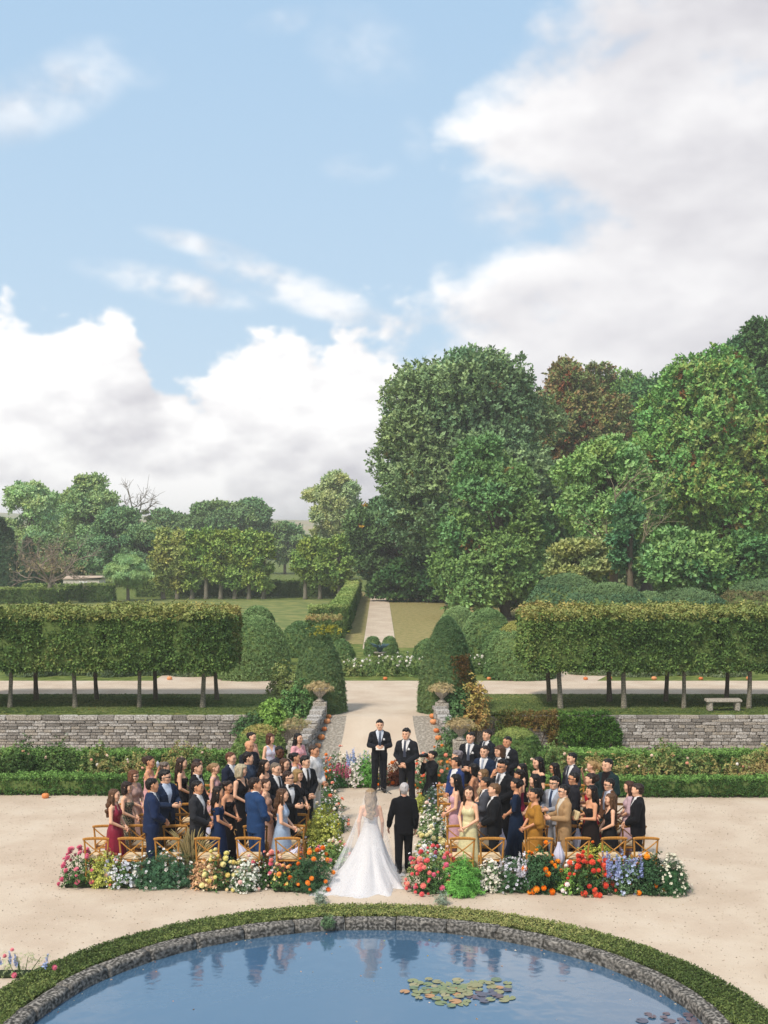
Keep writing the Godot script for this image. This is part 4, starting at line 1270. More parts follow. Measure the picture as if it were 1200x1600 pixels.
# x0, x1, foot row, top row in the photograph; the foot row gives the depth. leaf: [palette, count, size, sprig]; heads: [kind, count, size, colours]; specks: [count, size, palette]; spikes: [count, height, palette]
func arrangement(label: String, x0: float, x1: float, yb: float, yt: float, leaf: Array, heads: Array, specks := [], spikes := [], depth := 0.36, nx := 1.0) -> Node3D:
	var front := gp((x0 + x1) / 2, yb)
	var d := -front.z + depth
	var s := d / F
	var t := thing("flower_arrangement", label, "flowers", Vector3(xa((x0 + x1) / 2, d), 0, -d))
	var rx := (x1 - x0) * s / 2 * 1.2
	var h := maxf(0.15, up_at(yt, d))
	part(t, "base_tray", chamfer_box(Vector3(rx * 1.3, 0.06, depth * 1.2), 0.02), mat(hx("2f3a22")), Transform3D(Basis.IDENTITY, Vector3(0, 0.03, 0)))
	if leaf.size():
		leafy_dome(t, Vector3(0, 0.02, 0), rx, h * 0.86, depth, int(leaf[1] * 1.5), leaf[2], pal(leaf[0]), leaf[3], "foliage", 0.5)
		var stems := []
		for i in 7:
			var dd := rdir()
			stems.append(tube([Vector3(dd.x * rx * 0.2, 0, dd.z * 0.1), Vector3(dd.x * rx * 0.6, h * 0.7, dd.z * depth * 0.6)], [0.008, 0.004], 4))
		part(t, "stem", join(stems), mat(hx("3f5a2a")))
	for hd in heads:
		for i in int(hd[1] * 1.2):
			var q := Vector3.ZERO
			var dd := Vector3.ZERO
			for tries in 8:
				dd = rdir()
				if dd.y > -0.05 and dd.z > -0.5: break
			dd.y = absf(dd.y)
			var k := rng.randf_range(0.82, 1.1)
			q = Vector3(dd.x * rx * k * nx, 0.04 + dd.y * h * k, dd.z * depth * k)
			var up := (dd + Vector3(0, 0.5, 0.45) + rdir() * 0.4).normalized()
			var side := up.cross(Vector3(0, 0, 1) if absf(up.z) < 0.9 else Vector3.RIGHT).normalized()
			var b := Basis(side, up, side.cross(up)).rotated(up, rng.randf() * TAU)
			var cols: Array = hd[3]
			part(t, "bloom", bloom(hd[0]), bloom_mat(cols[rng.randi() % cols.size()]), Transform3D(b.scaled(Vector3.ONE * hd[2] * rng.randf_range(0.55, 1.3)), q))
	if specks.size():
		var xf := []
		var cl := PackedColorArray()
		var pp := pal(specks[2])
		for i in specks[0]:
			var dd := rdir()
			dd.y = absf(dd.y)
			var wob := 1.0 + 0.3 * noise.get_noise_3dv((dd * 3.0 + t.position * 3.0) * 6.0)
			var q := Vector3(dd.x * rx, 0.03 + dd.y * h * 0.92, dd.z * depth) * rng.randf_range(0.8, 1.06) * wob
			if noise.get_noise_3dv((q + t.position) * 60.0) < -0.12: continue
			var up := (dd + rdir() * 0.5 + Vector3(0, 0.2, 0.3)).normalized()
			var side := up.cross(Vector3(0, 0, 1) if absf(up.z) < 0.9 else Vector3.RIGHT).normalized()
			xf.append(Transform3D(Basis(side, up, side.cross(up)).scaled(Vector3.ONE * specks[1] * rng.randf_range(0.7, 1.3)), q))
			cl.append(pick(pp, q + t.position, 0.6))
		tag(scatter(t, "small_blossom", bloom(3), leaf_mat("petal", 0.3, 0.8), xf, cl), "", "", "", "stuff")
	if spikes.size():
		var xf := []
		var cl := PackedColorArray()
		var pp := pal(spikes[2])
		for i in spikes[0]:
			var bx := Vector3(rng.randf_range(-0.85, 0.85) * rx, h * 0.45, rng.randf_range(-0.5, 0.9) * depth)
			var tip := Vector3(bx.x * 1.15, maxf(h * rng.randf_range(0.75, 1.05), bx.y + 0.1), bx.z * 1.1)
			for j in 24:
				var f := j / 24.0
				var a := rng.randf() * TAU
				var q: Vector3 = bx.lerp(tip, f) + Vector3(cos(a), 0, sin(a)) * spikes[1] * (1.0 - f * 0.8)
				xf.append(Transform3D(spin(spikes[1] * rng.randf_range(0.7, 1.2) * (1.1 - f * 0.5)), q))
				cl.append(pick(pp, q + t.position, 0.6))
		tag(scatter(t, "flower_spike", bloom(3), leaf_mat("petal", 0.3, 0.8), xf, cl), "", "", "", "stuff")
	return t

func build_flowers() -> void:
	var SP := SP_SMALL
	var G := ["2c4a22", "3a5e2a", "4c7236"]
	var DK := ["28482a", "345a34", "42683e"]
	var CH := ["7a8a28", "93a034", "a8ae44", "62782a"]
	# front bank, from the bed's pink end to the aisle
	arrangement("bank of bright pink dahlias at the outer end of the front flower bed", 99, 152, 1391, 1328, [G, 150, 0.06, SP], [[0, 34, 0.048, ["d97088", "e28698", "cc5f7c", "e88a9a"]]], [], [], 0.34, 1.1)
	arrangement("chartreuse sprays with peach blooms beside the pink dahlias", 143, 185, 1392, 1322, [CH, 380, 0.055, SP], [[0, 8, 0.04, ["e8a07c", "e88a70", "f0c8a0"]]])
	arrangement("white statice and white dahlias below the second chair", 172, 214, 1392, 1338, [G, 160, 0.05, SP], [[1, 10, 0.042, ["f2efe8", "ece6da"]]], [420, 0.024, ["f4f2ec", "e4e4ea", "d8dce4"]])
	arrangement("feathery dark green bush dotted with small white stars", 205, 298, 1393, 1322, [["264a34", "335c3e", "44704a", "5a8258"], 1150, 0.06, SP_LONG], [], [150, 0.026, ["f0ece0", "e8d8d0", "dce0e0"]])
	var wheat := arrangement("tall tuft of dry wheat-coloured grasses rising among the front chairs", 268, 330, 1378, 1318, [["5f6a3a", "7d7f4a", "4a5a30"], 160, 0.06, SP_LONG], [], [], [], 0.25)
	var blades := []
	for i in 90:
		var a := rng.randf() * TAU
		var o := Vector3(cos(a), 0, sin(a) * 0.6) * rng.randf_range(0.05, 0.42)
		var h := rng.randf_range(0.55, 0.98)
		blades.append(tube([o * 0.25, o * 0.5 + Vector3(0, h * 0.55, 0), o * 0.9 + Vector3(0, h * 0.9, 0), o * 1.15 + Vector3(0, h, 0)], [0.006, 0.005, 0.014, 0.003], 4))
	part(wheat, "grass_stalk", join(blades), mat(hx("a8986a"), 0.9))
	arrangement("tan dried seed-pod sprays in the front bed", 300, 350, 1394, 1342, [["8f6f4c", "a8845c", "c09a70", "d0b088"], 420, 0.055, SP], [[1, 8, 0.04, ["d8b890", "c8a078"]]])
	arrangement("pale yellow ball dahlias in the front bed", 312, 374, 1396, 1334, [G, 160, 0.05, SP], [[2, 34, 0.046, ["e8dc8c", "efe3a4", "e0c878", "f0d8a8"]]], [40, 0.02, ["f0ead0", "e8dcc0"]])
	arrangement("white feathery lace flowers beside the yellow ball dahlias", 364, 404, 1398, 1340, [["4c6a48", "64805c", "3a5a34"], 260, 0.05, SP_LONG], [[1, 4, 0.04, ["e8c0b8", "f0d8d0"]]], [480, 0.022, ["eeeade", "e0e0d4", "d8dcd0"]])
	arrangement("coral and rose dahlias massed below the chair of the blue suit", 394, 446, 1392, 1334, [G, 190, 0.05, SP], [[0, 22, 0.048, ["e8788a", "e88878", "f0a090", "d8607a"]], [1, 6, 0.04, ["f4d8c0", "f0c8b0"]]], [60, 0.02, ["f0e0d8"]])
	arrangement("dusty pink astilbe plumes behind the coral dahlias", 424, 474, 1378, 1322, [["4a6038", "5c7244"], 120, 0.05, SP], [], [], [26, 0.026, ["c08a80", "b87870", "d0a094", "a86a64"]], 0.25)
	arrangement("peach and amber dahlias low by the dark bush", 424, 464, 1397, 1352, [G, 150, 0.05, SP], [[0, 11, 0.044, ["f0a050", "f0b878", "e88a4a", "f0d0a0"]]], [50, 0.022, ["e8d040", "f0e0b0"]], [], 0.3)
	arrangement("dark green bush with orange marigolds at the aisle corner by the train", 456, 516, 1399, 1325, [DK, 620, 0.065, SP_LONG], [[2, 20, 0.044, ["e8842c", "f09038", "e07020"]]])
	# along the aisle, the bride's side
	arrangement("cream and blush dahlias along the aisle beside the train", 494, 542, 1362, 1312, [["4c7236", "6a8a40"], 200, 0.05, SP], [[0, 18, 0.042, ["f0d8b8", "e8a8a0", "e88898", "f0c0a8", "f0e4c8"]]], [90, 0.022, ["f0e8dc"]])
	arrangement("big chartreuse mass along the aisle by the tuxedoed guest", 474, 532, 1345, 1258, [CH, 900, 0.06, SP], [[1, 6, 0.035, ["e8d060", "e8c8c0"]]], [120, 0.022, ["c8c8d8", "e8e8e0"]], [], 0.42)
	arrangement("chartreuse and lilac mass further up the aisle", 482, 530, 1305, 1252, [CH, 520, 0.055, SP], [[1, 5, 0.035, ["f0e0c8", "e8a890"]]], [110, 0.022, ["b8bcd8", "e0e0e8"]], [], 0.4)
	arrangement("white and peach blooms edging the aisle near the tall suited guest", 505, 542, 1305, 1262, [G, 160, 0.045, SP], [[1, 12, 0.038, ["f2ece0", "f0d0b8", "e89a80"]]], [60, 0.02, ["f0ece4"]])
	arrangement("coral lilies over green stems up the aisle", 488, 532, 1272, 1226, [G, 300, 0.05, SP], [[1, 9, 0.042, ["e8805c", "f0a088", "f0d8c0"]]], [70, 0.022, ["e8e4dc"]])
	# the half ring behind the couple
	arrangement("orange marigolds over white blossom at the ring end by the standing guests", 488, 524, 1243, 1186, [G, 300, 0.05, SP], [[2, 12, 0.045, ["f08c34", "e87a24"]]], [150, 0.022, ["e8e8f0", "f0ece4", "b8c4d8"]])
	arrangement("dark fern clump with magenta astilbe in the flower ring", 516, 548, 1233, 1192, [["1f4a20", "2c5e28", "3c7030"], 320, 0.055, SP_LONG], [], [], [16, 0.026, ["c84a78", "d86a90", "b03a68"]], 0.3)
	arrangement("coral and white roses in the flower ring before the ramp", 508, 552, 1222, 1168, [G, 300, 0.05, SP], [[1, 18, 0.042, ["e88a74", "f0b09c", "f2e8dc", "e8a088"]]], [70, 0.02, ["f0ece4"]])
	arrangement("white cloud of small blossom in the flower ring", 542, 570, 1233, 1188, [["6a8058", "86946c"], 120, 0.045, SP], [], [560, 0.024, ["f0ece0", "e8dcd4", "dcd8d0"]])
	arrangement("pale blue delphinium spires in the flower ring", 543, 574, 1225, 1170, [["5a7860", "72906a"], 130, 0.05, SP_LONG], [], [], [15, 0.03, ["8c9cc8", "a4b2d8", "b8c4e0"]], 0.25)
	arrangement("bright green fern tower behind the officiant", 558, 588, 1232, 1172, [["3c7a24", "4c8c2c", "62a03a"], 620, 0.05, SP], [[1, 2, 0.04, ["e8e088"]]], [], [], 0.28)
	arrangement("yellow dahlias and orange lilies at the officiant's heels", 575, 612, 1230, 1190, [G, 160, 0.045, SP], [[1, 8, 0.042, ["f0dc60", "f0c840"]], [1, 9, 0.045, ["e87a20", "f08c30"]]])
	arrangement("rust-brown leaves and burnt orange blooms between officiant and groom", 600, 636, 1229, 1184, [["6a3a1e", "84482a", "5a2e1a", "a05a30"], 300, 0.06, SP], [[1, 16, 0.045, ["d86a20", "e88030", "b05020"]]])
	arrangement("peach roses in the flower ring behind the groom", 640, 682, 1234, 1178, [G, 280, 0.05, SP], [[1, 26, 0.044, ["f0a88c", "e88c78", "f0c0a0", "e8785c"]], [2, 5, 0.04, ["f09030"]]])
	arrangement("tall orange marigolds over dark green behind the photographer", 668, 708, 1226, 1166, [DK, 420, 0.055, SP_LONG], [[2, 22, 0.045, ["f08828", "e87820", "f09a40", "f0a080"]]])
	arrangement("orange marigold clump low at the ring end by the photographer", 655, 684, 1252, 1216, [G, 200, 0.045, SP], [[2, 10, 0.042, ["f08c30", "e87820"]]], [], [], 0.3)
	# along the aisle, the groom's side
	arrangement("slate green foliage with lilac specks in front of the photographer", 662, 704, 1276, 1222, [["2f4a38", "43604a", "5a7560"], 420, 0.055, SP_LONG], [], [90, 0.02, ["9a98b8", "c8c8d0"]])
	arrangement("small chartreuse clump at the aisle near the photographer", 648, 670, 1272, 1238, [CH, 240, 0.045, SP], [[2, 3, 0.035, ["f09a40"]]], [], [], 0.25)
	arrangement("white and blush snapdragons over green along the aisle", 652, 706, 1312, 1258, [["3c5e30", "52743e", "6c8a50"], 380, 0.05, SP], [[1, 16, 0.042, ["f2ead8", "f0d4c4", "f4efe4"]]], [160, 0.022, ["f4f0e6"]])
	arrangement("white foxglove spikes and green leaves beside the pink dress", 668, 712, 1340, 1276, [["3c5e30", "52743e"], 340, 0.055, SP], [[1, 6, 0.04, ["f2ead8"]]], [90, 0.022, ["f4f0e6", "8ca0d8"]], [10, 0.026, ["f2eee2", "e8e4d4"]])
	arrangement("creamy yellow dahlias along the aisle beside the dark-suited escort", 652, 692, 1350, 1294, [G, 240, 0.05, SP], [[2, 14, 0.05, ["e8e0a8", "f0e8c0", "e0d490"]]], [60, 0.02, ["f0e8dc"]])
	arrangement("white and blush sweet peas with blue sprig at the aisle corner", 640, 706, 1372, 1318, [["5a7a48", "7a945c", "93a45c"], 330, 0.05, SP], [[1, 12, 0.04, ["f0e0dc", "e8c8c0", "f4f0ea", "a8b0c8"]]], [180, 0.022, ["f0ece8", "c8cce0"]])
	# front bank on the groom's side, from the aisle outwards
	arrangement("heap of coral pink dahlias at the aisle corner", 642, 708, 1401, 1328, [G, 260, 0.055, SP], [[0, 58, 0.046, ["e86a6c", "f08a80", "e0708a", "f0a08c", "d85a58"]]], [], [], 0.38, 1.05)
	arrangement("bright green grassy mound beside the coral dahlias", 698, 748, 1405, 1334, [["3a7a1e", "4a8c28", "60a034", "2c6418"], 900, 0.075, SP_LONG], [])
	arrangement("low white blossom bush under a front chair back", 744, 784, 1398, 1344, [["4a6a3c", "5f7c4c"], 260, 0.05, SP], [], [640, 0.022, ["f0ece2", "e4dcd0", "e8e0c8"]])
	arrangement("white larkspur spikes over dark leaves in the front bed", 778, 826, 1399, 1332, [DK, 480, 0.06, SP_LONG], [], [160, 0.024, ["ece8ec", "d8d4e0"]], [14, 0.03, ["f0ecee", "dcd8e4"]])
	arrangement("orange marigolds over dark green leaves below the mustard dress", 816, 872, 1400, 1322, [DK, 620, 0.065, SP], [[2, 18, 0.05, ["f08a1c", "f09828", "e87810"]]])
	arrangement("white dahlias with lime leaves in the front bed", 866, 906, 1400, 1350, [["5a8a30", "78a03c", "3a6428"], 260, 0.05, SP], [[1, 14, 0.042, ["f4f0ea", "f0e4e0"]]])
	arrangement("scarlet and coral dahlias massed in the front bed", 884, 954, 1403, 1336, [G, 260, 0.055, SP], [[0, 44, 0.05, ["d8503c", "e85840", "d04838", "f07050"]]], [], [], 0.38)
	arrangement("tall yellow-green spurge behind the scarlet dahlias", 904, 962, 1378, 1312, [["8a9828", "a0aa34", "6d8028", "b4b848"], 700, 0.06, SP], [[2, 4, 0.04, ["e87830"]]], [40, 0.02, ["e8dc60"]], [], 0.3)
	arrangement("pale blue delphinium and hydrangea in the front bed", 948, 1000, 1402, 1330, [["4c6e48", "64845a", "82984c"], 300, 0.055, SP], [], [200, 0.026, ["98a4cc", "b0bcdc", "c8d0e4"]], [20, 0.03, ["8c98c8", "a8b4d8", "c0c8e0"]])
	arrangement("dark green bush with sparse orange marigolds near the bed's outer end", 990, 1038, 1402, 1328, [DK, 560, 0.065, SP], [[2, 10, 0.048, ["f08c20", "f09a2c"]]])
	arrangement("trailing dark green bush with cream sprays ending the front bed", 1026, 1074, 1403, 1334, [["244a28", "325e32", "457244"], 560, 0.065, SP_LONG], [], [220, 0.022, ["ece6d0", "e0dcc4"]])
	# weeds at the ground cover's edge
	for q in [["small silvery weed at the ground cover edge behind the train", 500.0, 1412.0, 0.16, ["5a7060", "7a8c78"]], ["silvery sprig at the ground cover edge below the coral dahlias", 690.0, 1414.0, 0.2, ["6a7f6c", "8a9a84"]], ["leafy sprig growing over the stone kerb", 512.0, 1448.0, 0.15, ["3c5a38", "55744c"]]]:
		var t := thing("wild_sprig", q[0], "plant", gp(q[1], q[2]))
		leafy_dome(t, Vector3(0, 0.02, 0), 0.12, q[3] * 1.3, 0.12, 70, 0.06, pal(q[4]), SP_LONG)
	var corner := arrangement("pink and pale blue wild flowers by the ground cover at the court's edge", -15, 82, 1532, 1485, [["7a8a5a", "93a06c"], 60, 0.05, SP_LONG], [[0, 5, 0.04, ["e0788c", "e89098"]]], [], [4, 0.024, ["98a8d0", "b0bcdc"]], 0.18)

# ------------------------------------------------------------------ urns, bench, pumpkins and other props
func build_props() -> void:
	var stone := tri_mat(stone_tex, 1.3, 0.95)
	stone.albedo_color = hx("efe8dd")
	for q in [["stone urn of dried plants on the ramp wall pier by the pastel dresses", -2.28, 32.15, 1.0], ["stone urn of dried plants on the ramp wall pier by the suited attendants", 2.2, 32.15, 1.0], ["stone urn of dried plants before the sprigged yew", -1.8, 35.75, 1.55], ["stone urn of dried plants before the patched yew", 1.88, 35.75, 1.52]]:
		var pier := part(self, "stone_pier", chamfer_box(Vector3(0.4, q[3], 0.4), 0.02, 0.01), stone, Transform3D(Basis.IDENTITY, Vector3(q[1], q[3] / 2, -q[2])))
		tag(pier, "square stone pier under the " + q[0].replace("stone urn of dried plants", "urn").replace("on the ramp wall pier", "on the ramp wall"), "pier")
		var t := thing("stone_urn", q[0], "urn", Vector3(q[1], q[3], -q[2]))
		part(t, "bowl", lathe([[0.13, 0.0], [0.13, 0.04], [0.06, 0.09], [0.055, 0.13], [0.12, 0.19], [0.2, 0.27], [0.22, 0.36], [0.27, 0.4], [0.27, 0.43], [0.2, 0.43]]), stone)
		leafy_dome(t, Vector3(0, 0.36, 0), 0.42, 0.26, 0.4, 420, 0.065, pal(["7a6f48", "93855a", "a8986a", "6a7040"]), SP_LONG)
	var b := thing("stone_bench", "weathered stone bench on the lawn above the wall", "bench", Vector3(xa(1130, 36.9), TER, -36.9))
	part(b, "seat", chamfer_box(Vector3(1.1, 0.09, 0.36), 0.02, 0.008), stone, Transform3D(Basis.IDENTITY, Vector3(0, 0.33, 0)))
	for s in [-1.0, 1.0]:
		part(b, "leg", chamfer_box(Vector3(0.15, 0.29, 0.3), 0.03, 0.012), stone, Transform3D(Basis.IDENTITY, Vector3(s * 0.42, 0.143, 0)))
	# pumpkins: ribbed, with a stalk
	var skin := [mat(hx("d98a54"), 0.5), mat(hx("e09a6a"), 0.5), mat(hx("d67c48"), 0.5)]
	var rings := []
	for i in 9:
		var lat := lerpf(-PI / 2, PI / 2, i / 8.0)
		var r := []
		for j in 40:
			var a := TAU * j / 40
			var rr := maxf(0.02, cos(lat)) * (1.0 - 0.1 * pow(absf(cos(a * 5.0)), 0.5) * cos(lat)) - 0.1 * (1.0 if i == 8 or i == 0 else 0.0)
			r.append(Vector3(cos(a) * maxf(rr, 0.02), sin(lat) * 0.78 - 0.14 * pow(absf(sin(lat)), 8), sin(a) * maxf(rr, 0.02)))
		rings.append(r)
	var pumpkin := loft(rings)
	var stalk := tube([Vector3(0, 0.55, 0), Vector3(0.03, 0.85, 0), Vector3(0.12, 1.0, 0.03)], [0.14, 0.1, 0.09], 6)
	var spots := []
	for q in [[-1.53, 35.6], [-1.56, 35.2], [-1.62, 34.7], [-1.68, 34.2], [-1.76, 33.75], [-1.86, 33.3], [1.6, 35.6], [1.6, 35.15], [1.66, 34.6], [1.7, 34.15], [1.78, 33.7], [1.88, 33.1], [1.7, 32.8], [2.0, 32.75]]:
		var f := clampf((q[1] - 31.9) / 3.92, 0, 1)
		spots.append([Vector3(q[0], 0.006 + (TER + 0.004) * lerpf(f, smoothstep(0.0, 1.0, f), 0.5), -q[1]), "small orange pumpkin at the edge of the ramp under the wall with %s" % ("shrubs" if q[0] < 0 else "creeper"), "pumpkins up the ramp by the %s" % ("shrubs" if q[0] < 0 else "creeper")])
	for px in [602.0, 764.0, 835.0, 915.0, 952.0, 1022.0, 1095.0, 1170.0, 265.0, 390.0]:
		spots.append([Vector3(xa(px, 44.9), TER, -44.9), "tiny orange pumpkin on the grass edge of the cross path", "pumpkins along the cross path"])
	spots.append([gp(71, 1247), "single pumpkin on gravel before the low box hedge", "pumpkin on the gravel"])
	spots.append([Vector3(-6.6, 0.0, -30.9), "pumpkin among the rose bushes", "pumpkin among roses"])
	for i in spots.size():
		var t := thing("pumpkin", spots[i][1], "pumpkin", spots[i][0], rng.randf() * TAU, spots[i][2])
		var r := rng.randf_range(0.085, 0.115)
		part(t, "skin", pumpkin, skin[i % 3], Transform3D(Basis.from_scale(Vector3.ONE * r), Vector3(0, r * 0.62, 0)))
		part(t, "stalk", stalk, mat(hx("6a6a3c")), Transform3D(Basis.from_scale(Vector3.ONE * r), Vector3(0, r * 0.62, 0)))
	# microphone stand
	var m := thing("microphone_stand", "slim black microphone stand with tripod foot before the officiant", "microphone stand", Vector3(xa(593, 30.3), 0, -30.15))
	var black := mat(hx("17181a"), 0.4, 0.5)
	part(m, "pole", tube([Vector3(0, 0.12, 0), Vector3(0, 1.28, 0)], [0.012, 0.009], 8), black)
	for a in [0.5, 2.6, 4.7]:
		part(m, "leg", tube([Vector3(0, 0.16, 0), Vector3(cos(a) * 0.34, 0.012, sin(a) * 0.34)], [0.012, 0.012], 6), black)
	part(m, "microphone", tube([Vector3(0, 1.26, 0), Vector3(0, 1.31, -0.06), Vector3(0, 1.34, -0.14), Vector3(0, 1.35, -0.17)], [0.011, 0.014, 0.022, 0.014], 8), mat(hx("3a4a58"), 0.35, 0.6))
	# furled white parasols
	for q in [["furled white parasol standing by the outermost front chair", -5.08, 22.1, 0.5, 0.0], ["furled white parasol held by the guest in the navy off-shoulder gown", -2.72, 22.62, 0.72, 0.35], ["furled white parasol on the chair of the pale blue gown", -1.52, 22.5, 0.62, -0.7], ["furled white parasol hanging from the chair beside the mustard dress", 3.35, 22.1, 0.82, 0.0], ["furled white parasol in front of the tan coat's neighbour", 3.85, 23.0, 0.85, 0.05], ["furled white parasol hanging behind the black-suited guest's chair", 2.38, 23.2, 0.8, 0.0], ["furled white parasol hanging from a second-row chair back by the charcoal suit", -3.45, 24.0, 0.75, 0.1]]:
		var t := thing("parasol", q[0], "parasol", Vector3(q[1], 0, -q[2]))
		var rr := []
		for i in 14:
			var f := i / 13.0
			var ring := []
			var rad := 0.088 * smoothstep(0.0, 0.55, f) * (1.0 - 0.85 * smoothstep(0.55, 1.0, f)) + 0.01
			for j in 32:
				var a := TAU * j / 32
				ring.append(Vector3(cos(a) * rad * (1.0 + 0.25 * sin(a * 8.0) * f), (f - 1.0) * 0.62, sin(a) * rad * (1.0 + 0.25 * sin(a * 8.0) * f)))
			rr.append(ring)
		var xf := Transform3D(Basis(Vector3(0, 0, 1), q[4]), Vector3(0, q[3], 0))
		part(t, "canopy", loft(rr), mat(hx("c6c5d6"), 0.8), xf)
		part(t, "shaft", tube([Vector3(0, -0.72, 0), Vector3(0, 0.12, 0)], [0.006, 0.008], 6), mat(hx("2a2c38"), 0.5), xf)
		part(t, "handle", tube([Vector3(0, 0.1, 0), Vector3(0, 0.17, 0), Vector3(0.03, 0.21, 0), Vector3(0.06, 0.18, 0)], [0.011, 0.011, 0.011, 0.011], 6), mat(hx("8a6a40"), 0.5), xf)
	# pale outbuilding by the meadow corner
	var hb := thing("outbuilding", "low pale plastered outbuilding half hidden by hedges", "building", Vector3(xa(132, 112), TER, -112))
	part(hb, "wall", chamfer_box(Vector3(3.4, 1.5, 2.4), 0.03), mat(hx("cfc6ba"), 0.95), Transform3D(Basis.IDENTITY, Vector3(0, 0.75, 0)))
	part(hb, "roof", loft([[Vector3(-1.8, 1.5, 1.3), Vector3(-1.8, 1.8, 0), Vector3(-1.8, 1.5, -1.3)], [Vector3(1.8, 1.5, 1.3), Vector3(1.8, 1.8, 0), Vector3(1.8, 1.5, -1.3)]]), mat(hx("b9a694"), 0.9))
	part(hb, "door", chamfer_box(Vector3(0.8, 1.3, 0.06), 0.01), mat(hx("e6e4e0"), 0.7), Transform3D(Basis.IDENTITY, Vector3(0.2, 0.65, 1.22)))

# ------------------------------------------------------------------ bodies: tapered bones joined by a smooth minimum, meshed as surface nets
class Grid:
	var lo: Vector3
	var cell: float
	var nx: int
	var ny: int
	var nz: int
	var g := PackedFloat32Array()
	func _init(lo_: Vector3, hi: Vector3, cell_: float) -> void:
		lo = lo_
		cell = cell_
		nx = int((hi.x - lo.x) / cell) + 2
		ny = int((hi.y - lo.y) / cell) + 2
		nz = int((hi.z - lo.z) / cell) + 2
		g.resize(nx * ny * nz)
		g.fill(9.0)
	func stamp(a: Vector3, b: Vector3, ra: float, rb: float, k := 0.03, sz := 1.0) -> void:
		var r := maxf(ra, rb) + k + cell * 1.6
		var i0 := maxi(0, int((minf(a.x, b.x) - r - lo.x) / cell))
		var i1 := mini(nx - 1, int((maxf(a.x, b.x) + r - lo.x) / cell) + 1)
		var j0 := maxi(0, int((minf(a.y, b.y) - r - lo.y) / cell))
		var j1 := mini(ny - 1, int((maxf(a.y, b.y) + r - lo.y) / cell) + 1)
		var k0 := maxi(0, int((minf(a.z, b.z) - r - lo.z) / cell))
		var k1 := mini(nz - 1, int((maxf(a.z, b.z) + r - lo.z) / cell) + 1)
		var ba := b - a
		ba.z /= sz
		var inv := 1.0 / (ba.dot(ba) + 1e-9)
		var dr := rb - ra
		for z in range(k0, k1 + 1):
			var pz := (lo.z + z * cell - a.z) / sz
			for y in range(j0, j1 + 1):
				var py := lo.y + y * cell - a.y
				var at := (z * ny + y) * nx
				for x in range(i0, i1 + 1):
					var pa := Vector3(lo.x + x * cell - a.x, py, pz)
					var h := clampf(pa.dot(ba) * inv, 0.0, 1.0)
					var d := (pa - ba * h).length() - ra - dr * h
					var o := g[at + x]
					var m := k - absf(d - o)
					g[at + x] = minf(d, o) - (m * m / (4.0 * k) if m > 0.0 else 0.0)
	func tousle(n: FastNoiseLite, amp: float) -> void:      # locks: uneven thickness, drawn out downwards
		var lim := cell * 3.0
		for z in nz:
			for y in ny:
				var at := (z * ny + y) * nx
				for x in nx:
					if g[at + x] < lim and g[at + x] > -lim:
						g[at + x] += n.get_noise_3d(x * 4.0, y * 1.6, z * 4.0) * amp
	func cut(away: Callable) -> void:                      # away(p) > 0 is removed
		var lim := cell * 2.5
		for z in nz:
			for y in ny:
				var at := (z * ny + y) * nx
				for x in nx:
					if g[at + x] < lim:
						g[at + x] = maxf(g[at + x], away.call(lo + Vector3(x, y, z) * cell))
	func nets() -> Array:
		var verts := PackedVector3Array()
		var idx := PackedInt32Array()
		var made := {}
		var sx := 1
		var sy := nx
		var sz := nx * ny
		var steps := [sx, sy, sz]
		var total := g.size()
		for i in total:
			if g[i] >= 0.0: continue
			var x := i % nx
			var y := (i / nx) % ny
			var z := i / sz
			if x < 1 or y < 1 or z < 1 or x > nx - 2 or y > ny - 2 or z > nz - 2: continue
			for ax in 3:
				var s: int = steps[ax]
				var u: int = steps[(ax + 1) % 3]
				var w: int = steps[(ax + 2) % 3]
				for dirn in 2:
					if g[i + s if dirn == 0 else i - s] < 0.0: continue
					var e := i if dirn == 0 else i - s
					var q := [e - u - w, e - w, e, e - u]
					var id := [0, 0, 0, 0]
					for c in 4:
						var cc: int = q[c]
						if not made.has(cc):
							made[cc] = verts.size()
							verts.append(vertex(cc, sy, sz))
						id[c] = made[cc]
					if dirn == 0: idx.append_array(PackedInt32Array([id[0], id[2], id[1], id[0], id[3], id[2]]))
					else: idx.append_array(PackedInt32Array([id[0], id[1], id[2], id[0], id[2], id[3]]))
		return [verts, idx]
	func vertex(c: int, sy: int, sz: int) -> Vector3:
		var p := Vector3.ZERO
		var n := 0
		var v0 := g[c]
		var v1 := g[c + 1]
		var v2 := g[c + sy]
		var v3 := g[c + sy + 1]
		var v4 := g[c + sz]
		var v5 := g[c + sz + 1]
		var v6 := g[c + sz + sy]
		var v7 := g[c + sz + sy + 1]
		if (v0 < 0) != (v1 < 0): p += Vector3(v0 / (v0 - v1), 0, 0); n += 1
		if (v2 < 0) != (v3 < 0): p += Vector3(v2 / (v2 - v3), 1, 0); n += 1
		if (v4 < 0) != (v5 < 0): p += Vector3(v4 / (v4 - v5), 0, 1); n += 1
		if (v6 < 0) != (v7 < 0): p += Vector3(v6 / (v6 - v7), 1, 1); n += 1
		if (v0 < 0) != (v2 < 0): p += Vector3(0, v0 / (v0 - v2), 0); n += 1
		if (v1 < 0) != (v3 < 0): p += Vector3(1, v1 / (v1 - v3), 0); n += 1
		if (v4 < 0) != (v6 < 0): p += Vector3(0, v4 / (v4 - v6), 1); n += 1
		if (v5 < 0) != (v7 < 0): p += Vector3(1, v5 / (v5 - v7), 1); n += 1
		if (v0 < 0) != (v4 < 0): p += Vector3(0, 0, v0 / (v0 - v4)); n += 1
		if (v1 < 0) != (v5 < 0): p += Vector3(1, 0, v1 / (v1 - v5)); n += 1
		if (v2 < 0) != (v6 < 0): p += Vector3(0, 1, v2 / (v2 - v6)); n += 1
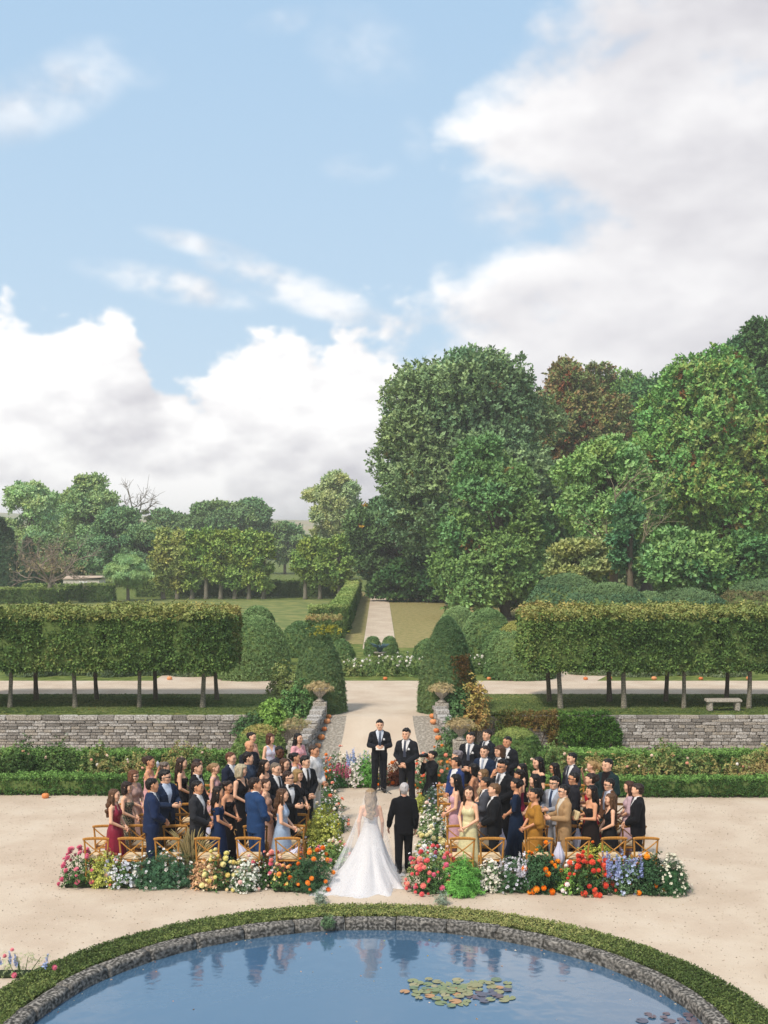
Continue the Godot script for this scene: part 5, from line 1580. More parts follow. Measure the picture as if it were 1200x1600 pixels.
		if (v3 < 0) != (v7 < 0): p += Vector3(1, 1, v3 / (v3 - v7)); n += 1
		p /= maxf(n, 1)
		var x := c % nx
		var y := (c / nx) % ny
		var z := c / sz
		return lo + (Vector3(x, y, z) + p) * cell

class Mix:                                                 # shapes gathered into one mesh, with vertex colours
	var v := PackedVector3Array()
	var idx := PackedInt32Array()
	var c := PackedColorArray()
	func add(a: Array, xf := Transform3D.IDENTITY, cols := PackedColorArray(), flip := false) -> void:
		var at := v.size()
		for p in a[0]: v.append(xf * p)
		if cols.size(): c.append_array(cols)
		else:
			for p in a[0]: c.append(Color.WHITE)
		var ix: PackedInt32Array = a[1]
		for i in range(0, ix.size(), 3):
			idx.append(ix[i] + at)
			idx.append(ix[i + (2 if flip else 1)] + at)
			idx.append(ix[i + (1 if flip else 2)] + at)

func mixed(m: Mix) -> ArrayMesh:
	return arrays_mesh(m.v, smooth_normals(m.v, m.idx), m.idx, m.c)

func solid(gr: Grid) -> ArrayMesh:
	var a := gr.nets()
	return arrays_mesh(a[0], smooth_normals(a[0], a[1]), a[1])

var made := {}

func arms(sex: String, pose: String) -> Array:             # per side: shoulder, elbow, wrist
	var w := 0.185 if sex == "m" else 0.158
	var out := []
	for s in [-1.0, 1.0]:
		var sh := Vector3(s * w, 1.395, -0.01)
		var el := Vector3(s * (w + 0.065), 1.135, 0.02)
		var wr := Vector3(s * 0.055, 0.99, 0.205)
		match pose:
			"sides":
				el = Vector3(s * (w + 0.055), 1.13, -0.04)
				wr = Vector3(s * (w + 0.06), 0.87, 0.04)
			"hold":
				el = Vector3(s * (w + 0.06), 1.15, 0.03)
				wr = Vector3(s * 0.1, 1.14, 0.28)
			"face", "kneel":
				if s < 0.0 or pose == "kneel":
					el = Vector3(s * (w + 0.03), 1.2, 0.16)
					wr = Vector3(s * 0.06, 1.46, 0.215)
			"escort":
				if s > 0.0:                                # the arm on the partner's side, bent
					el = Vector3(s * (w + 0.075), 1.14, -0.03)
					wr = Vector3(s * (w + 0.11), 0.9, 0.1)
				else:
					el = Vector3(s * (w + 0.055), 1.13, -0.04)
					wr = Vector3(s * (w + 0.05), 0.88, 0.06)
		out.append([sh, el, wr])
	return out

func legs(pose: String) -> Array:                          # per side: hip, knee, ankle, toe
	var out := []
	for s in [-1.0, 1.0]:
		if pose == "kneel": out.append([Vector3(s * 0.09, 0.92, 0), Vector3(s * 0.12, 0.56, 0.2), Vector3(s * 0.12, 0.5, -0.2), Vector3(s * 0.12, 0.48, -0.32)])
		elif pose == "escort": out.append([Vector3(s * 0.09, 0.92, 0), Vector3(s * 0.095, 0.5, 0.02 - s * 0.05), Vector3(s * 0.1, 0.09, -s * 0.13), Vector3(s * 0.11, 0.035, 0.17 - s * 0.13)])
		else: out.append([Vector3(s * 0.09, 0.92, 0), Vector3(s * 0.1, 0.5, 0.015), Vector3(s * 0.11, 0.09, -0.02), Vector3(s * 0.125, 0.035, 0.16)])
	return out

func hand_shape() -> Array:
	if not made.has("hand"):
		var gr := Grid.new(Vector3(-0.06, -0.22, -0.05), Vector3(0.09, 0.03, 0.07), 0.0055)
		gr.stamp(Vector3(0, 0.01, 0), Vector3(0, -0.03, 0), 0.024, 0.03, 0.01, 0.7)
		gr.stamp(Vector3(0, -0.035, 0), Vector3(0, -0.085, 0), 0.034, 0.036, 0.01, 0.5)
		for f in [[0.03, 0.07], [0.01, 0.08], [-0.011, 0.075], [-0.03, 0.058]]:
			var b := Vector3(f[0], -0.088, 0.002)
			var m := b + Vector3(f[0] * 0.12, -f[1] * 0.52, 0.008)
			var t := m + Vector3(0, -f[1] * 0.42, 0.026)
			gr.stamp(b, m, 0.0098, 0.0092, 0.003)
			gr.stamp(m, t, 0.0092, 0.0075, 0.003)
		gr.stamp(Vector3(0.024, -0.03, 0.006), Vector3(0.052, -0.062, 0.016), 0.014, 0.0115, 0.008)
		gr.stamp(Vector3(0.052, -0.062, 0.016), Vector3(0.054, -0.095, 0.026), 0.0115, 0.009, 0.003)
		made["hand"] = gr.nets()
	return made["hand"]

func head_shape(sex: String) -> Array:
	var key := "head" + sex
	if not made.has(key):
		var gr := Grid.new(Vector3(-0.12, -0.16, -0.14), Vector3(0.12, 0.14, 0.15), 0.0065)
		var j := 1.0 if sex == "m" else 0.9
		gr.stamp(Vector3(0, 0.032, -0.03), Vector3(0, 0.034, 0.012), 0.079, 0.076, 0.03)
		gr.stamp(Vector3(0, -0.01, 0.02), Vector3(0, -0.055, 0.032), 0.066, 0.054 * j, 0.03)
		gr.stamp(Vector3(-0.02, -0.085, 0.05), Vector3(0.02, -0.085, 0.05), 0.03 * j, 0.03 * j, 0.03)
		gr.stamp(Vector3(0, -0.04, -0.02), Vector3(0, -0.16, -0.02), 0.055 * j, 0.052 * j, 0.03)
		gr.stamp(Vector3(0, 0.012, 0.08), Vector3(0, -0.026, 0.092), 0.011, 0.0125, 0.014)
		gr.stamp(Vector3(-0.034, 0.026, 0.07), Vector3(0.034, 0.026, 0.07), 0.016, 0.016, 0.02)
		gr.stamp(Vector3(-0.018, -0.062, 0.079), Vector3(0.018, -0.062, 0.079), 0.0095, 0.0095, 0.008)
		for s in [-1.0, 1.0]:
			gr.stamp(Vector3(s * 0.042, -0.025, 0.055), Vector3(s * 0.042, -0.02, 0.05), 0.03, 0.03, 0.03)
			gr.stamp(Vector3(s * 0.079, 0.012, -0.012), Vector3(s * 0.075, -0.022, -0.005), 0.017, 0.011, 0.006)
		var a := gr.nets()
		var cols := PackedColorArray()
		for p in a[0]:
			var c := Color(1, 1, 1)
			if p.z > 0.05:
				var e := Vector2((absf(p.x) - 0.033) / 0.017, (p.y - 0.004) / 0.0085).length()
				var br := Vector2((absf(p.x) - 0.034) / 0.022, (p.y - 0.03) / 0.0065).length()
				var li := Vector2(p.x / 0.026, (p.y + 0.062) / 0.009).length()
				if e < 1.0: c = Color(0.16, 0.12, 0.1)
				elif br < 1.0: c = Color(0.3, 0.22, 0.18)
				elif li < 1.0: c = Color(0.85, 0.5, 0.48)
			cols.append(c)
		a.append(cols)
		made[key] = a
	return made[key]

func torso(gr: Grid, sex: String, fat: float) -> void:
	var k := 0.05
	if sex == "m":
		gr.stamp(Vector3(0, 0.93, 0), Vector3(0, 1.1, 0), 0.15 + fat, 0.14 + fat, k, 0.74)
		gr.stamp(Vector3(0, 1.1, 0), Vector3(0, 1.29, 0), 0.14 + fat, 0.16 + fat, k, 0.74)
		gr.stamp(Vector3(0, 1.29, 0), Vector3(0, 1.4, -0.015), 0.16 + fat, 0.115 + fat, k, 0.72)
		for s in [-1.0, 1.0]: gr.stamp(Vector3(s * 0.02, 1.44, -0.015), Vector3(s * 0.155, 1.402, -0.015), 0.058 + fat * 0.6, 0.06 + fat * 0.8, k)
	else:
		gr.stamp(Vector3(0, 0.92, -0.005), Vector3(0, 1.1, 0), 0.155 + fat, 0.112 + fat, k, 0.76)
		gr.stamp(Vector3(0, 1.1, 0), Vector3(0, 1.27, 0), 0.112 + fat, 0.128 + fat, k, 0.74)
		gr.stamp(Vector3(0, 1.27, 0), Vector3(0, 1.39, -0.015), 0.128 + fat, 0.092 + fat, k, 0.72)
		for s in [-1.0, 1.0]: gr.stamp(Vector3(s * 0.02, 1.43, -0.012), Vector3(s * 0.125, 1.4, -0.012), 0.045 + fat * 0.6, 0.046 + fat * 0.8, k)
		for s in [-1.0, 1.0]:
			gr.stamp(Vector3(s * 0.062, 1.265, 0.055), Vector3(s * 0.06, 1.26, 0.06), 0.058 + fat, 0.058 + fat, 0.04)

func body_mesh(sex: String, pose: String, turn: int) -> ArrayMesh:
	var key := "body %s %s %d" % [sex, pose, turn]
	if made.has(key): return made[key]
	var raw := "raw %s %s" % [sex, pose]
	if not made.has(raw):
		var gr := Grid.new(Vector3(-0.36, -0.02, -0.42 if pose == "kneel" else -0.24), Vector3(0.36, 1.62, 0.36), 0.0165)
		torso(gr, sex, 0.0)
		var f := 1.0 if sex == "m" else 0.8
		gr.stamp(Vector3(0, 1.42, -0.012), Vector3(0, 1.56, -0.005), 0.058 * f, 0.054 * f, 0.04)
		for a in arms(sex, pose):
			gr.stamp(a[0], a[1], 0.054 * f, 0.043 * f, 0.03)
			gr.stamp(a[1], a[2], 0.043 * f, 0.03 * f, 0.015)
		for l in legs(pose):
			gr.stamp(l[0], l[1], 0.085 if sex == "m" else 0.068, 0.057 if sex == "m" else 0.05, 0.03)
			gr.stamp(l[1], l[2], 0.06, 0.04, 0.015)
			gr.stamp(l[2] - Vector3(0, 0.045, 0.02), l[3], 0.038, 0.03, 0.02)
		made[raw] = gr.nets()
	var m := Mix.new()
	m.add(made[raw])
	for s in 2:
		var a: Array = arms(sex, pose)[s]
		var d: Vector3 = (a[2] - a[1]).normalized()
		var hint := Vector3(0, 0, 1) if pose == "sides" or pose == "escort" else Vector3(0, 1, 0.2)
		if pose == "face" and s == 0 or pose == "kneel": hint = Vector3(1.0 if s == 0 else -1.0, 0, 0.3)
		var y := -d
		var x := (hint - y * hint.dot(y)).normalized()
		var z := x.cross(y)
		if z.dot(Vector3(-a[2].x, 0, 0.0)) < 0.0: z = -z      # palms turn inwards
		var sc := 1.0 if sex == "m" else 0.88
		m.add(hand_shape(), Transform3D(Basis(x, y, z).scaled(Vector3.ONE * sc), a[2] + d * 0.012), PackedColorArray(), x.cross(y).dot(z) < 0.0)
	var h := head_shape(sex)
	m.add(h, Transform3D((Basis(Vector3.UP, deg_to_rad(turn)) * Basis(Vector3.RIGHT, 0.04)).scaled(Vector3.ONE * 1.07), Vector3(0, 1.64, 0.008)), h[2])
	made[key] = mixed(m)
	return made[key]

func jacket_mesh(pose: String, closed := false, longer := 0.0) -> ArrayMesh:
	var key := "jacket %s %s %s" % [pose, closed, longer]
	if not made.has(key):
		var gr := Grid.new(Vector3(-0.4, 0.6, -0.26), Vector3(0.4, 1.56, 0.4), 0.0145)
		torso(gr, "m", 0.022)
		gr.stamp(Vector3(0, 0.8 - longer, 0.0), Vector3(0, 1.05, 0), 0.185, 0.165, 0.05, 0.78)
		for a in arms("m", pose):
			gr.stamp(a[0], a[1], 0.072, 0.062, 0.03)
			gr.stamp(a[1], a[2] - (a[2] - a[1]).normalized() * 0.02, 0.064, 0.05, 0.012)
			gr.stamp(a[0].lerp(a[1], 0.45) + Vector3(0, 0, 0.02), a[0].lerp(a[1], 0.5) + Vector3(0, 0, 0.02), 0.066, 0.066, 0.01)
			var cuff: Vector3 = a[1].lerp(a[2], 0.62)
			gr.stamp(cuff, cuff + (a[2] - a[1]) * 0.04, 0.06, 0.06, 0.008)
		gr.stamp(Vector3(-0.06, 1.49, -0.03), Vector3(0.06, 1.49, -0.03), 0.035, 0.035, 0.02)
		var hem := 0.79 - longer
		gr.cut(func(p: Vector3) -> float:
			var down := hem - p.y
			if p.z > 0.0:
				var vee := minf((p.y - 1.12) * 0.26 - absf(p.x), p.z - 0.02) if not closed else -1.0
				var split := minf(0.012 - absf(p.x + 0.01) + maxf(0.0, 0.98 - p.y) * 0.22, 1.0 - p.y)
				return maxf(maxf(down, vee), split)
			return maxf(down, minf(0.005 - absf(p.x), 0.95 - p.y)))
		made[key] = solid(gr)
	return made[key]

func shirt_mesh() -> ArrayMesh:
	if not made.has("shirt"):
		var gr := Grid.new(Vector3(-0.26, 0.9, -0.2), Vector3(0.26, 1.58, 0.22), 0.0145)
		torso(gr, "m", 0.013)
		gr.stamp(Vector3(0, 1.44, -0.01), Vector3(0, 1.525, 0.0), 0.08, 0.066, 0.02)
		gr.cut(func(p: Vector3) -> float: return maxf(maxf(p.y - 1.535 - p.z * -0.3, 0.95 - p.y), absf(p.x) - 0.15))
		made["shirt"] = solid(gr)
	return made["shirt"]

func trousers_mesh(pose: String) -> ArrayMesh:
	var key := "trousers " + pose
	if not made.has(key):
		var gr := Grid.new(Vector3(-0.26, 0.0, -0.4), Vector3(0.26, 1.06, 0.32), 0.0155)
		gr.stamp(Vector3(0, 0.9, 0), Vector3(0, 1.02, 0), 0.155, 0.15, 0.04, 0.8)
		for l in legs(pose):
			gr.stamp(l[0], l[1], 0.108, 0.08, 0.03)
			gr.stamp(l[1], l[2] - Vector3(0, 0.02 if pose != "kneel" else 0.0, 0), 0.08, 0.068, 0.012)
			if pose != "kneel": gr.stamp(l[1].lerp(l[2], 0.85), l[1].lerp(l[2], 0.9), 0.074, 0.076, 0.01)
		gr.cut(func(p: Vector3) -> float: return maxf(0.035 - p.y, p.y - 1.04))
		made[key] = solid(gr)
	return made[key]

func shoes_mesh(pose: String) -> ArrayMesh:
	var key := "shoes " + pose
	if not made.has(key):
		var gr := Grid.new(Vector3(-0.24, -0.02, -0.44), Vector3(0.24, 0.62, 0.36), 0.0125)
		for l in legs(pose):
			var heel: Vector3 = l[2] - Vector3(0, 0.04, 0.03)
			gr.stamp(heel, l[3] + Vector3(0, 0.008, 0.02), 0.046, 0.042, 0.02)
			gr.stamp(heel, heel + Vector3(0, 0.05, 0), 0.046, 0.05, 0.02)
		var low := -0.001 if pose != "kneel" else 0.4
		gr.cut(func(p: Vector3) -> float: return low - p.y)
		made[key] = solid(gr)
	return made[key]

func hair_mesh(style: String) -> ArrayMesh:
	var key := "hair " + style
	if not made.has(key):
		var gr := Grid.new(Vector3(-0.19, 1.02, -0.26), Vector3(0.19, 1.84, 0.16), 0.0115)
		var c := Vector3(0, 1.635, 0.008)
		gr.stamp(c + Vector3(0, 0.042, -0.036), c + Vector3(0, 0.045, 0.005), 0.084, 0.078, 0.02)
		gr.stamp(c + Vector3(0, 0.0, -0.045), c + Vector3(0, -0.05, -0.04), 0.074, 0.055, 0.02)
		if style == "quiff":
			gr.stamp(c + Vector3(-0.03, 0.098, 0.045), c + Vector3(0.03, 0.1, 0.045), 0.028, 0.028, 0.03)
			gr.stamp(c + Vector3(0, 0.1, 0.0), c + Vector3(0, 0.095, -0.04), 0.04, 0.035, 0.03)
		if style == "curly":
			for i in 26:
				var d := Vector3(cos(i * 2.4), 0.2 + 0.8 * absf(sin(i * 1.7)), sin(i * 2.4) - 0.25).normalized()
				gr.stamp(c + Vector3(0, 0.03, -0.025) + d * 0.085, c + Vector3(0, 0.03, -0.025) + d * 0.09, 0.03, 0.03, 0.008)
		if style in ["long", "wavy"]:
			gr.stamp(c + Vector3(0, -0.02, -0.06), c + Vector3(0, -0.17, -0.085), 0.082, 0.088, 0.03, 0.7)
			gr.stamp(c + Vector3(0, -0.17, -0.085), c + Vector3(0, -0.36, -0.105), 0.088, 0.06, 0.03, 0.55)
			for s in [-1.0, 1.0]:
				gr.stamp(c + Vector3(s * 0.062, 0.05, 0.01), c + Vector3(s * 0.083, -0.08, -0.005), 0.032, 0.03, 0.02)
				gr.stamp(c + Vector3(s * 0.083, -0.08, -0.005), c + Vector3(s * 0.095, -0.22, 0.0 if style == "long" else 0.03), 0.03, 0.022, 0.015)
			if style == "wavy":
				for i in 8:
					gr.stamp(c + Vector3(0.06 * sin(i * 2.2), -0.1 - i * 0.04, -0.12 - 0.01 * (i % 2)), c + Vector3(0.06 * sin(i * 2.2 + 0.6), -0.13 - i * 0.04, -0.125), 0.035, 0.03, 0.01)
		if style == "bob":
			gr.stamp(c + Vector3(0, 0.0, -0.05), c + Vector3(0, -0.1, -0.05), 0.088, 0.085, 0.03, 0.85)
			for s in [-1.0, 1.0]:
				gr.stamp(c + Vector3(s * 0.066, 0.05, 0.015), c + Vector3(s * 0.082, -0.09, 0.0), 0.034, 0.038, 0.02)
			gr.stamp(c + Vector3(-0.04, 0.065, 0.07), c + Vector3(0.04, 0.065, 0.07), 0.024, 0.024, 0.015)
		if style == "updo":
			gr.stamp(c + Vector3(0, 0.05, -0.12), c + Vector3(0.01, 0.02, -0.135), 0.05, 0.045, 0.02)
			gr.stamp(c + Vector3(-0.03, 0.0, -0.11), c + Vector3(0.03, 0.0, -0.11), 0.035, 0.035, 0.015)
		if style == "pony":
			gr.stamp(c + Vector3(0, 0.06, -0.115), c + Vector3(0.02, 0.0, -0.16), 0.035, 0.035, 0.015)
			gr.stamp(c + Vector3(0.02, 0.0, -0.16), c + Vector3(0.03, -0.2, -0.15), 0.04, 0.02, 0.015)
		gr.tousle(noise, 0.016)
		var kind := style
		gr.cut(func(p: Vector3) -> float:
			var q := p - c
			var face := minf(q.z - (0.052 if kind != "bob" else 0.062) + maxf(0.0, absf(q.x) - 0.05) * 0.8, 0.062 - q.y) if kind != "bald" else q.y + 0.01
			if kind in ["short", "quiff", "curly", "updo", "pony", "grey", "bald"]:
				face = maxf(face, minf(q.z + 0.012, 0.022 - q.y))       # round the ears
				face = maxf(face, minf(-0.072 - q.y, 1.0 if kind != "pony" else 0.09 - absf(q.z + 0.15) - 0.05))
			return face)
		made[key] = solid(gr)
	return made[key]

# neck: strapless, halter, straps, off, sleeve, vee, one; skirt: line, column, knee, slit
func dress_mesh(neck: String, skirt: String, pose: String) -> ArrayMesh:
	var key := "dress %s %s %s" % [neck, skirt, pose if neck in ["sleeve", "cape", "off"] else ""]
	if not made.has(key):
		var gr := Grid.new(Vector3(-0.34, 0.96, -0.24), Vector3(0.34, 1.54, 0.36), 0.0135)
		torso(gr, "f", 0.011)
		var tall := {"strapless": 1.315, "halter": 1.34, "straps": 1.325, "off": 1.335, "sleeve": 1.44, "vee": 1.44, "one": 1.33, "cape": 1.43}
		var lim: float = tall[neck]
		var ar := arms("f", pose)
		if neck == "sleeve" or neck == "cape":
			for a in ar:
				gr.stamp(a[0], a[1], 0.058, 0.056 if neck == "sleeve" else 0.085, 0.03)
				if neck == "cape": gr.stamp(a[0].lerp(a[1], 0.5) - Vector3(0, 0, 0.03), a[1] - Vector3(0, 0.08, 0.04), 0.07, 0.08, 0.02)
		var nk := neck
		gr.cut(func(p: Vector3) -> float:
			var over := p.y - lim - (0.02 if absf(p.x) > 0.04 and p.z > 0 else 0.0) + (0.06 if p.z < 0 and nk != "sleeve" and nk != "cape" else 0.0)
			if nk in ["vee", "sleeve", "cape"]:
				over = maxf(p.y - 1.455, minf((p.y - 1.3) * 0.5 - absf(p.x), p.z) if nk == "vee" else minf((p.y - 1.36) * 0.8 - absf(p.x), 1.0))
				if nk == "vee": over = maxf(over, minf(absf(p.x) - 0.135, p.y - 1.3))
			return maxf(over, 0.98 - p.y))
		if neck == "halter":
			for s in [-1.0, 1.0]:
				gr.stamp(Vector3(s * 0.07, 1.3, 0.08), Vector3(s * 0.055, 1.43, 0.04), 0.04, 0.022, 0.02)
				gr.stamp(Vector3(s * 0.055, 1.43, 0.04), Vector3(s * 0.04, 1.49, -0.02), 0.022, 0.018, 0.01)
		if neck == "straps" or neck == "one":
			for s in ([-1.0, 1.0] if neck == "straps" else [-1.0]):
				var w := 0.014 if neck == "straps" else 0.035
				gr.stamp(Vector3(s * 0.085, 1.31, 0.08), Vector3(s * 0.1, 1.46, 0.0), w, w, 0.01)
				gr.stamp(Vector3(s * 0.1, 1.46, 0.0), Vector3(s * 0.085, 1.3, -0.1), w, w, 0.01)
		if neck == "off":
			for s in 2:
				var a: Array = ar[s]
				gr.stamp(a[0].lerp(a[1], 0.16), a[0].lerp(a[1], 0.48), 0.056, 0.054, 0.02)
			gr.stamp(Vector3(-0.13, 1.33, 0.075), Vector3(0.13, 1.33, 0.075), 0.03, 0.03, 0.02)
			gr.stamp(Vector3(-0.13, 1.33, -0.085), Vector3(0.13, 1.33, -0.085), 0.028, 0.028, 0.02)
		var m := Mix.new()
		m.add(gr.nets())
		var rings := []
		var end := 0.05 if skirt != "knee" else 0.47
		for i in 22:
			var f := i / 21.0
			var y := lerpf(1.08, end, f)
			var r := lerpf(0.13, 0.188, smoothstep(0.0, 0.16 if end < 0.1 else 0.3, f))
			if skirt == "line": r += 0.13 * pow(maxf(0.0, f - 0.15), 1.1)
			elif skirt == "column": r += 0.045 * maxf(0.0, f - 0.3) - 0.012 * sin(f * PI)
			else: r += 0.05 * maxf(0.0, f - 0.3)
			var ring := []
			for j in 48:
				var a := TAU * j / 48
				var fold := 1.0 + (0.075 if skirt == "line" else 0.045) * smoothstep(0.12, 1.0, f) * (sin(a * 7.0 + f * 1.2) + 0.5 * sin(a * 11.0 + 2.0 - f * 2.0))
				ring.append(Vector3(cos(a) * r * fold, y + 0.006 * sin(a * 7.0) * f, sin(a) * r * fold * lerpf(0.78, 0.92, f)))
			rings.append(ring)
		var lm := loft(rings)
		m.add([lm.surface_get_arrays(0)[Mesh.ARRAY_VERTEX], lm.surface_get_arrays(0)[Mesh.ARRAY_INDEX]])
		made[key] = mixed(m)
	return made[key]

func skin_mat(h: String) -> StandardMaterial3D:
	var key := "skin_" + h
	if not mats.has(key):
		var m := StandardMaterial3D.new()
		m.albedo_color = hx(h)
		m.vertex_color_use_as_albedo = true
		m.roughness = 0.55
		m.metallic_specular = 0.35
		m.subsurf_scatter_enabled = true
		m.subsurf_scatter_strength = 0.06
		mats[key] = m
	return mats[key]

var strand: NoiseTexture2D
var weave: NoiseTexture2D

func hair_mat(h: String) -> StandardMaterial3D:
	var key := "hair_" + h
	if not mats.has(key):
		var m := StandardMaterial3D.new()
		m.albedo_color = hx(h).lerp(Color(0.55, 0.48, 0.42), 0.08)
		m.albedo_texture = strand
		m.uv1_triplanar = true
		m.uv1_scale = Vector3(5.0, 0.7, 5.0)
		m.roughness = 0.5
		m.metallic_specular = 0.35
		mats[key] = m
	return mats[key]

func cloth(h: String, sheen := false, print_ := "") -> StandardMaterial3D:
	var key := "cloth_%s_%s_%s" % [h, sheen, print_]
	if not mats.has(key):
		var m := StandardMaterial3D.new()
		m.albedo_color = hx(h).lerp(Color(0.5, 0.5, 0.52), 0.07)
		m.albedo_texture = weave
		if print_ != "":
			var c := print_.split(" ")
			m.albedo_color = Color.WHITE
			m.albedo_texture = noise_tex(256, 0.045, [[0.0, hx(c[0])], [0.3, hx(c[0])], [0.34, hx(h)], [0.6, hx(h)], [0.66, hx(c[1])], [1.0, hx(c[1])]], 2, h.hash() % 100)
		m.uv1_triplanar = true
		m.uv1_scale = Vector3.ONE * (2.0 if print_ == "" else 3.0)
		m.roughness = 0.38 if sheen else 0.8
		m.metallic_specular = 0.4 if sheen else 0.2
		if not sheen:
			m.rim_enabled = true
			m.rim = 0.15
		mats[key] = m
	return mats[key]

var tie_shape: ArrayMesh
var bow_shape: ArrayMesh
var square_shape: ArrayMesh
var glasses_shape: ArrayMesh

func person(label: String, pos: Vector3, yaw: float, tall: float, sex: String, outfit: Array, hair: Array, skin: String, pose: String, turn := 0, extra := "", group := "") -> Node3D:
	var t := thing("person", label, "person", pos, deg_to_rad(yaw), group)
	var sc := tall / 1.77
	var wide := rng.randf_range(0.96, 1.08)
	var xf := Transform3D(Basis.from_scale(Vector3(sc * wide, sc, sc * wide)), Vector3(0, -0.45 * sc if pose == "kneel" else 0.0, 0))
	t.rotation.z = rng.randf_range(-0.02, 0.02)
	t.rotation.x = rng.randf_range(-0.02, 0.02)
	part(t, "body", body_mesh(sex, pose, turn), skin_mat(skin), xf)
	var hxf := xf * Transform3D(Basis.IDENTITY, Vector3(0, 1.64, 0.008)) * Transform3D((Basis(Vector3.UP, deg_to_rad(turn)) * Basis(Vector3.RIGHT, 0.04)).scaled(Vector3.ONE * 1.07), Vector3.ZERO) * Transform3D(Basis.IDENTITY, -Vector3(0, 1.635, 0.008))
	if hair[0] != "none": part(t, "hair", hair_mesh(hair[0]), hair_mat(hair[1]), hxf)
	if outfit[0] == "suit":                                # jacket, shirt, tie ("" none, "bow"), trousers
		var jk := part(t, "jacket", jacket_mesh(pose, false, 0.1 if extra.contains("coat") else 0.0), cloth(outfit[1]), xf)
		var sh := part(t, "shirt", shirt_mesh(), cloth(outfit[2]), xf)
		if outfit[3] == "bow": part(sh, "bow_tie", bow_shape, cloth("15161a", true))
		elif outfit[3] != "": part(sh, "tie", tie_shape, cloth(outfit[3], true))
		part(t, "trousers", trousers_mesh(pose), cloth(outfit[4] if outfit.size() > 4 else outfit[1]), xf)
		part(t, "shoes", shoes_mesh(pose), mat(hx("1a1614"), 0.35, 0.5), xf)
		if extra.contains("square"): part(jk, "pocket_square", square_shape, cloth("f2f0ec"))
	elif outfit[0] == "black_work":
		part(t, "top", jacket_mesh(pose, true), cloth(outfit[1]), xf)
		part(t, "trousers", trousers_mesh(pose), cloth(outfit[1]), xf)
		part(t, "shoes", shoes_mesh(pose), mat(hx("1a1614"), 0.4), xf)
	elif outfit[0] == "dress":                             # colour, neck, skirt, sheen, print
		part(t, "dress", dress_mesh(outfit[2], outfit[3], pose), cloth(outfit[1], outfit.size() > 4 and outfit[4], outfit[5] if outfit.size() > 5 else ""), xf)
		part(t, "shoes", shoes_mesh(pose), mat(hx("8a7058"), 0.4), xf)
	if extra.contains("shades"): part(t, "sunglasses", glasses_shape, mat(hx("14130f"), 0.15, 0.6), hxf)
	if extra.contains("tissue"): part(t, "handkerchief", chamfer_box(Vector3(0.1, 0.14, 0.05), 0.02, 0.015), cloth("f2f2f4"), xf * Transform3D(Basis.IDENTITY, Vector3(-0.03, 1.6, 0.2)))
	if extra.contains("book"): part(t, "booklet", chamfer_box(Vector3(0.2, 0.015, 0.14), 0.004), cloth("e8e2d6"), xf * Transform3D(Basis(Vector3.RIGHT, 0.5), Vector3(0, 1.13, 0.37)))
	if extra.contains("fan"): part(t, "straw_clutch", chamfer_box(Vector3(0.26, 0.17, 0.05), 0.02, 0.01), cloth("d8c090"), xf * Transform3D(Basis(Vector3.RIGHT, -0.3), Vector3(0.02, 1.2, 0.34)))
	if extra.contains("watch"): part(t, "watch", lathe([[0.032, -0.012], [0.036, 0.0], [0.032, 0.012]], 12), mat(hx("3a342c"), 0.3, 0.6), xf * Transform3D(Basis(Vector3(0, 0, 1), 0.9), arms(sex, pose)[0][2]))
	return t

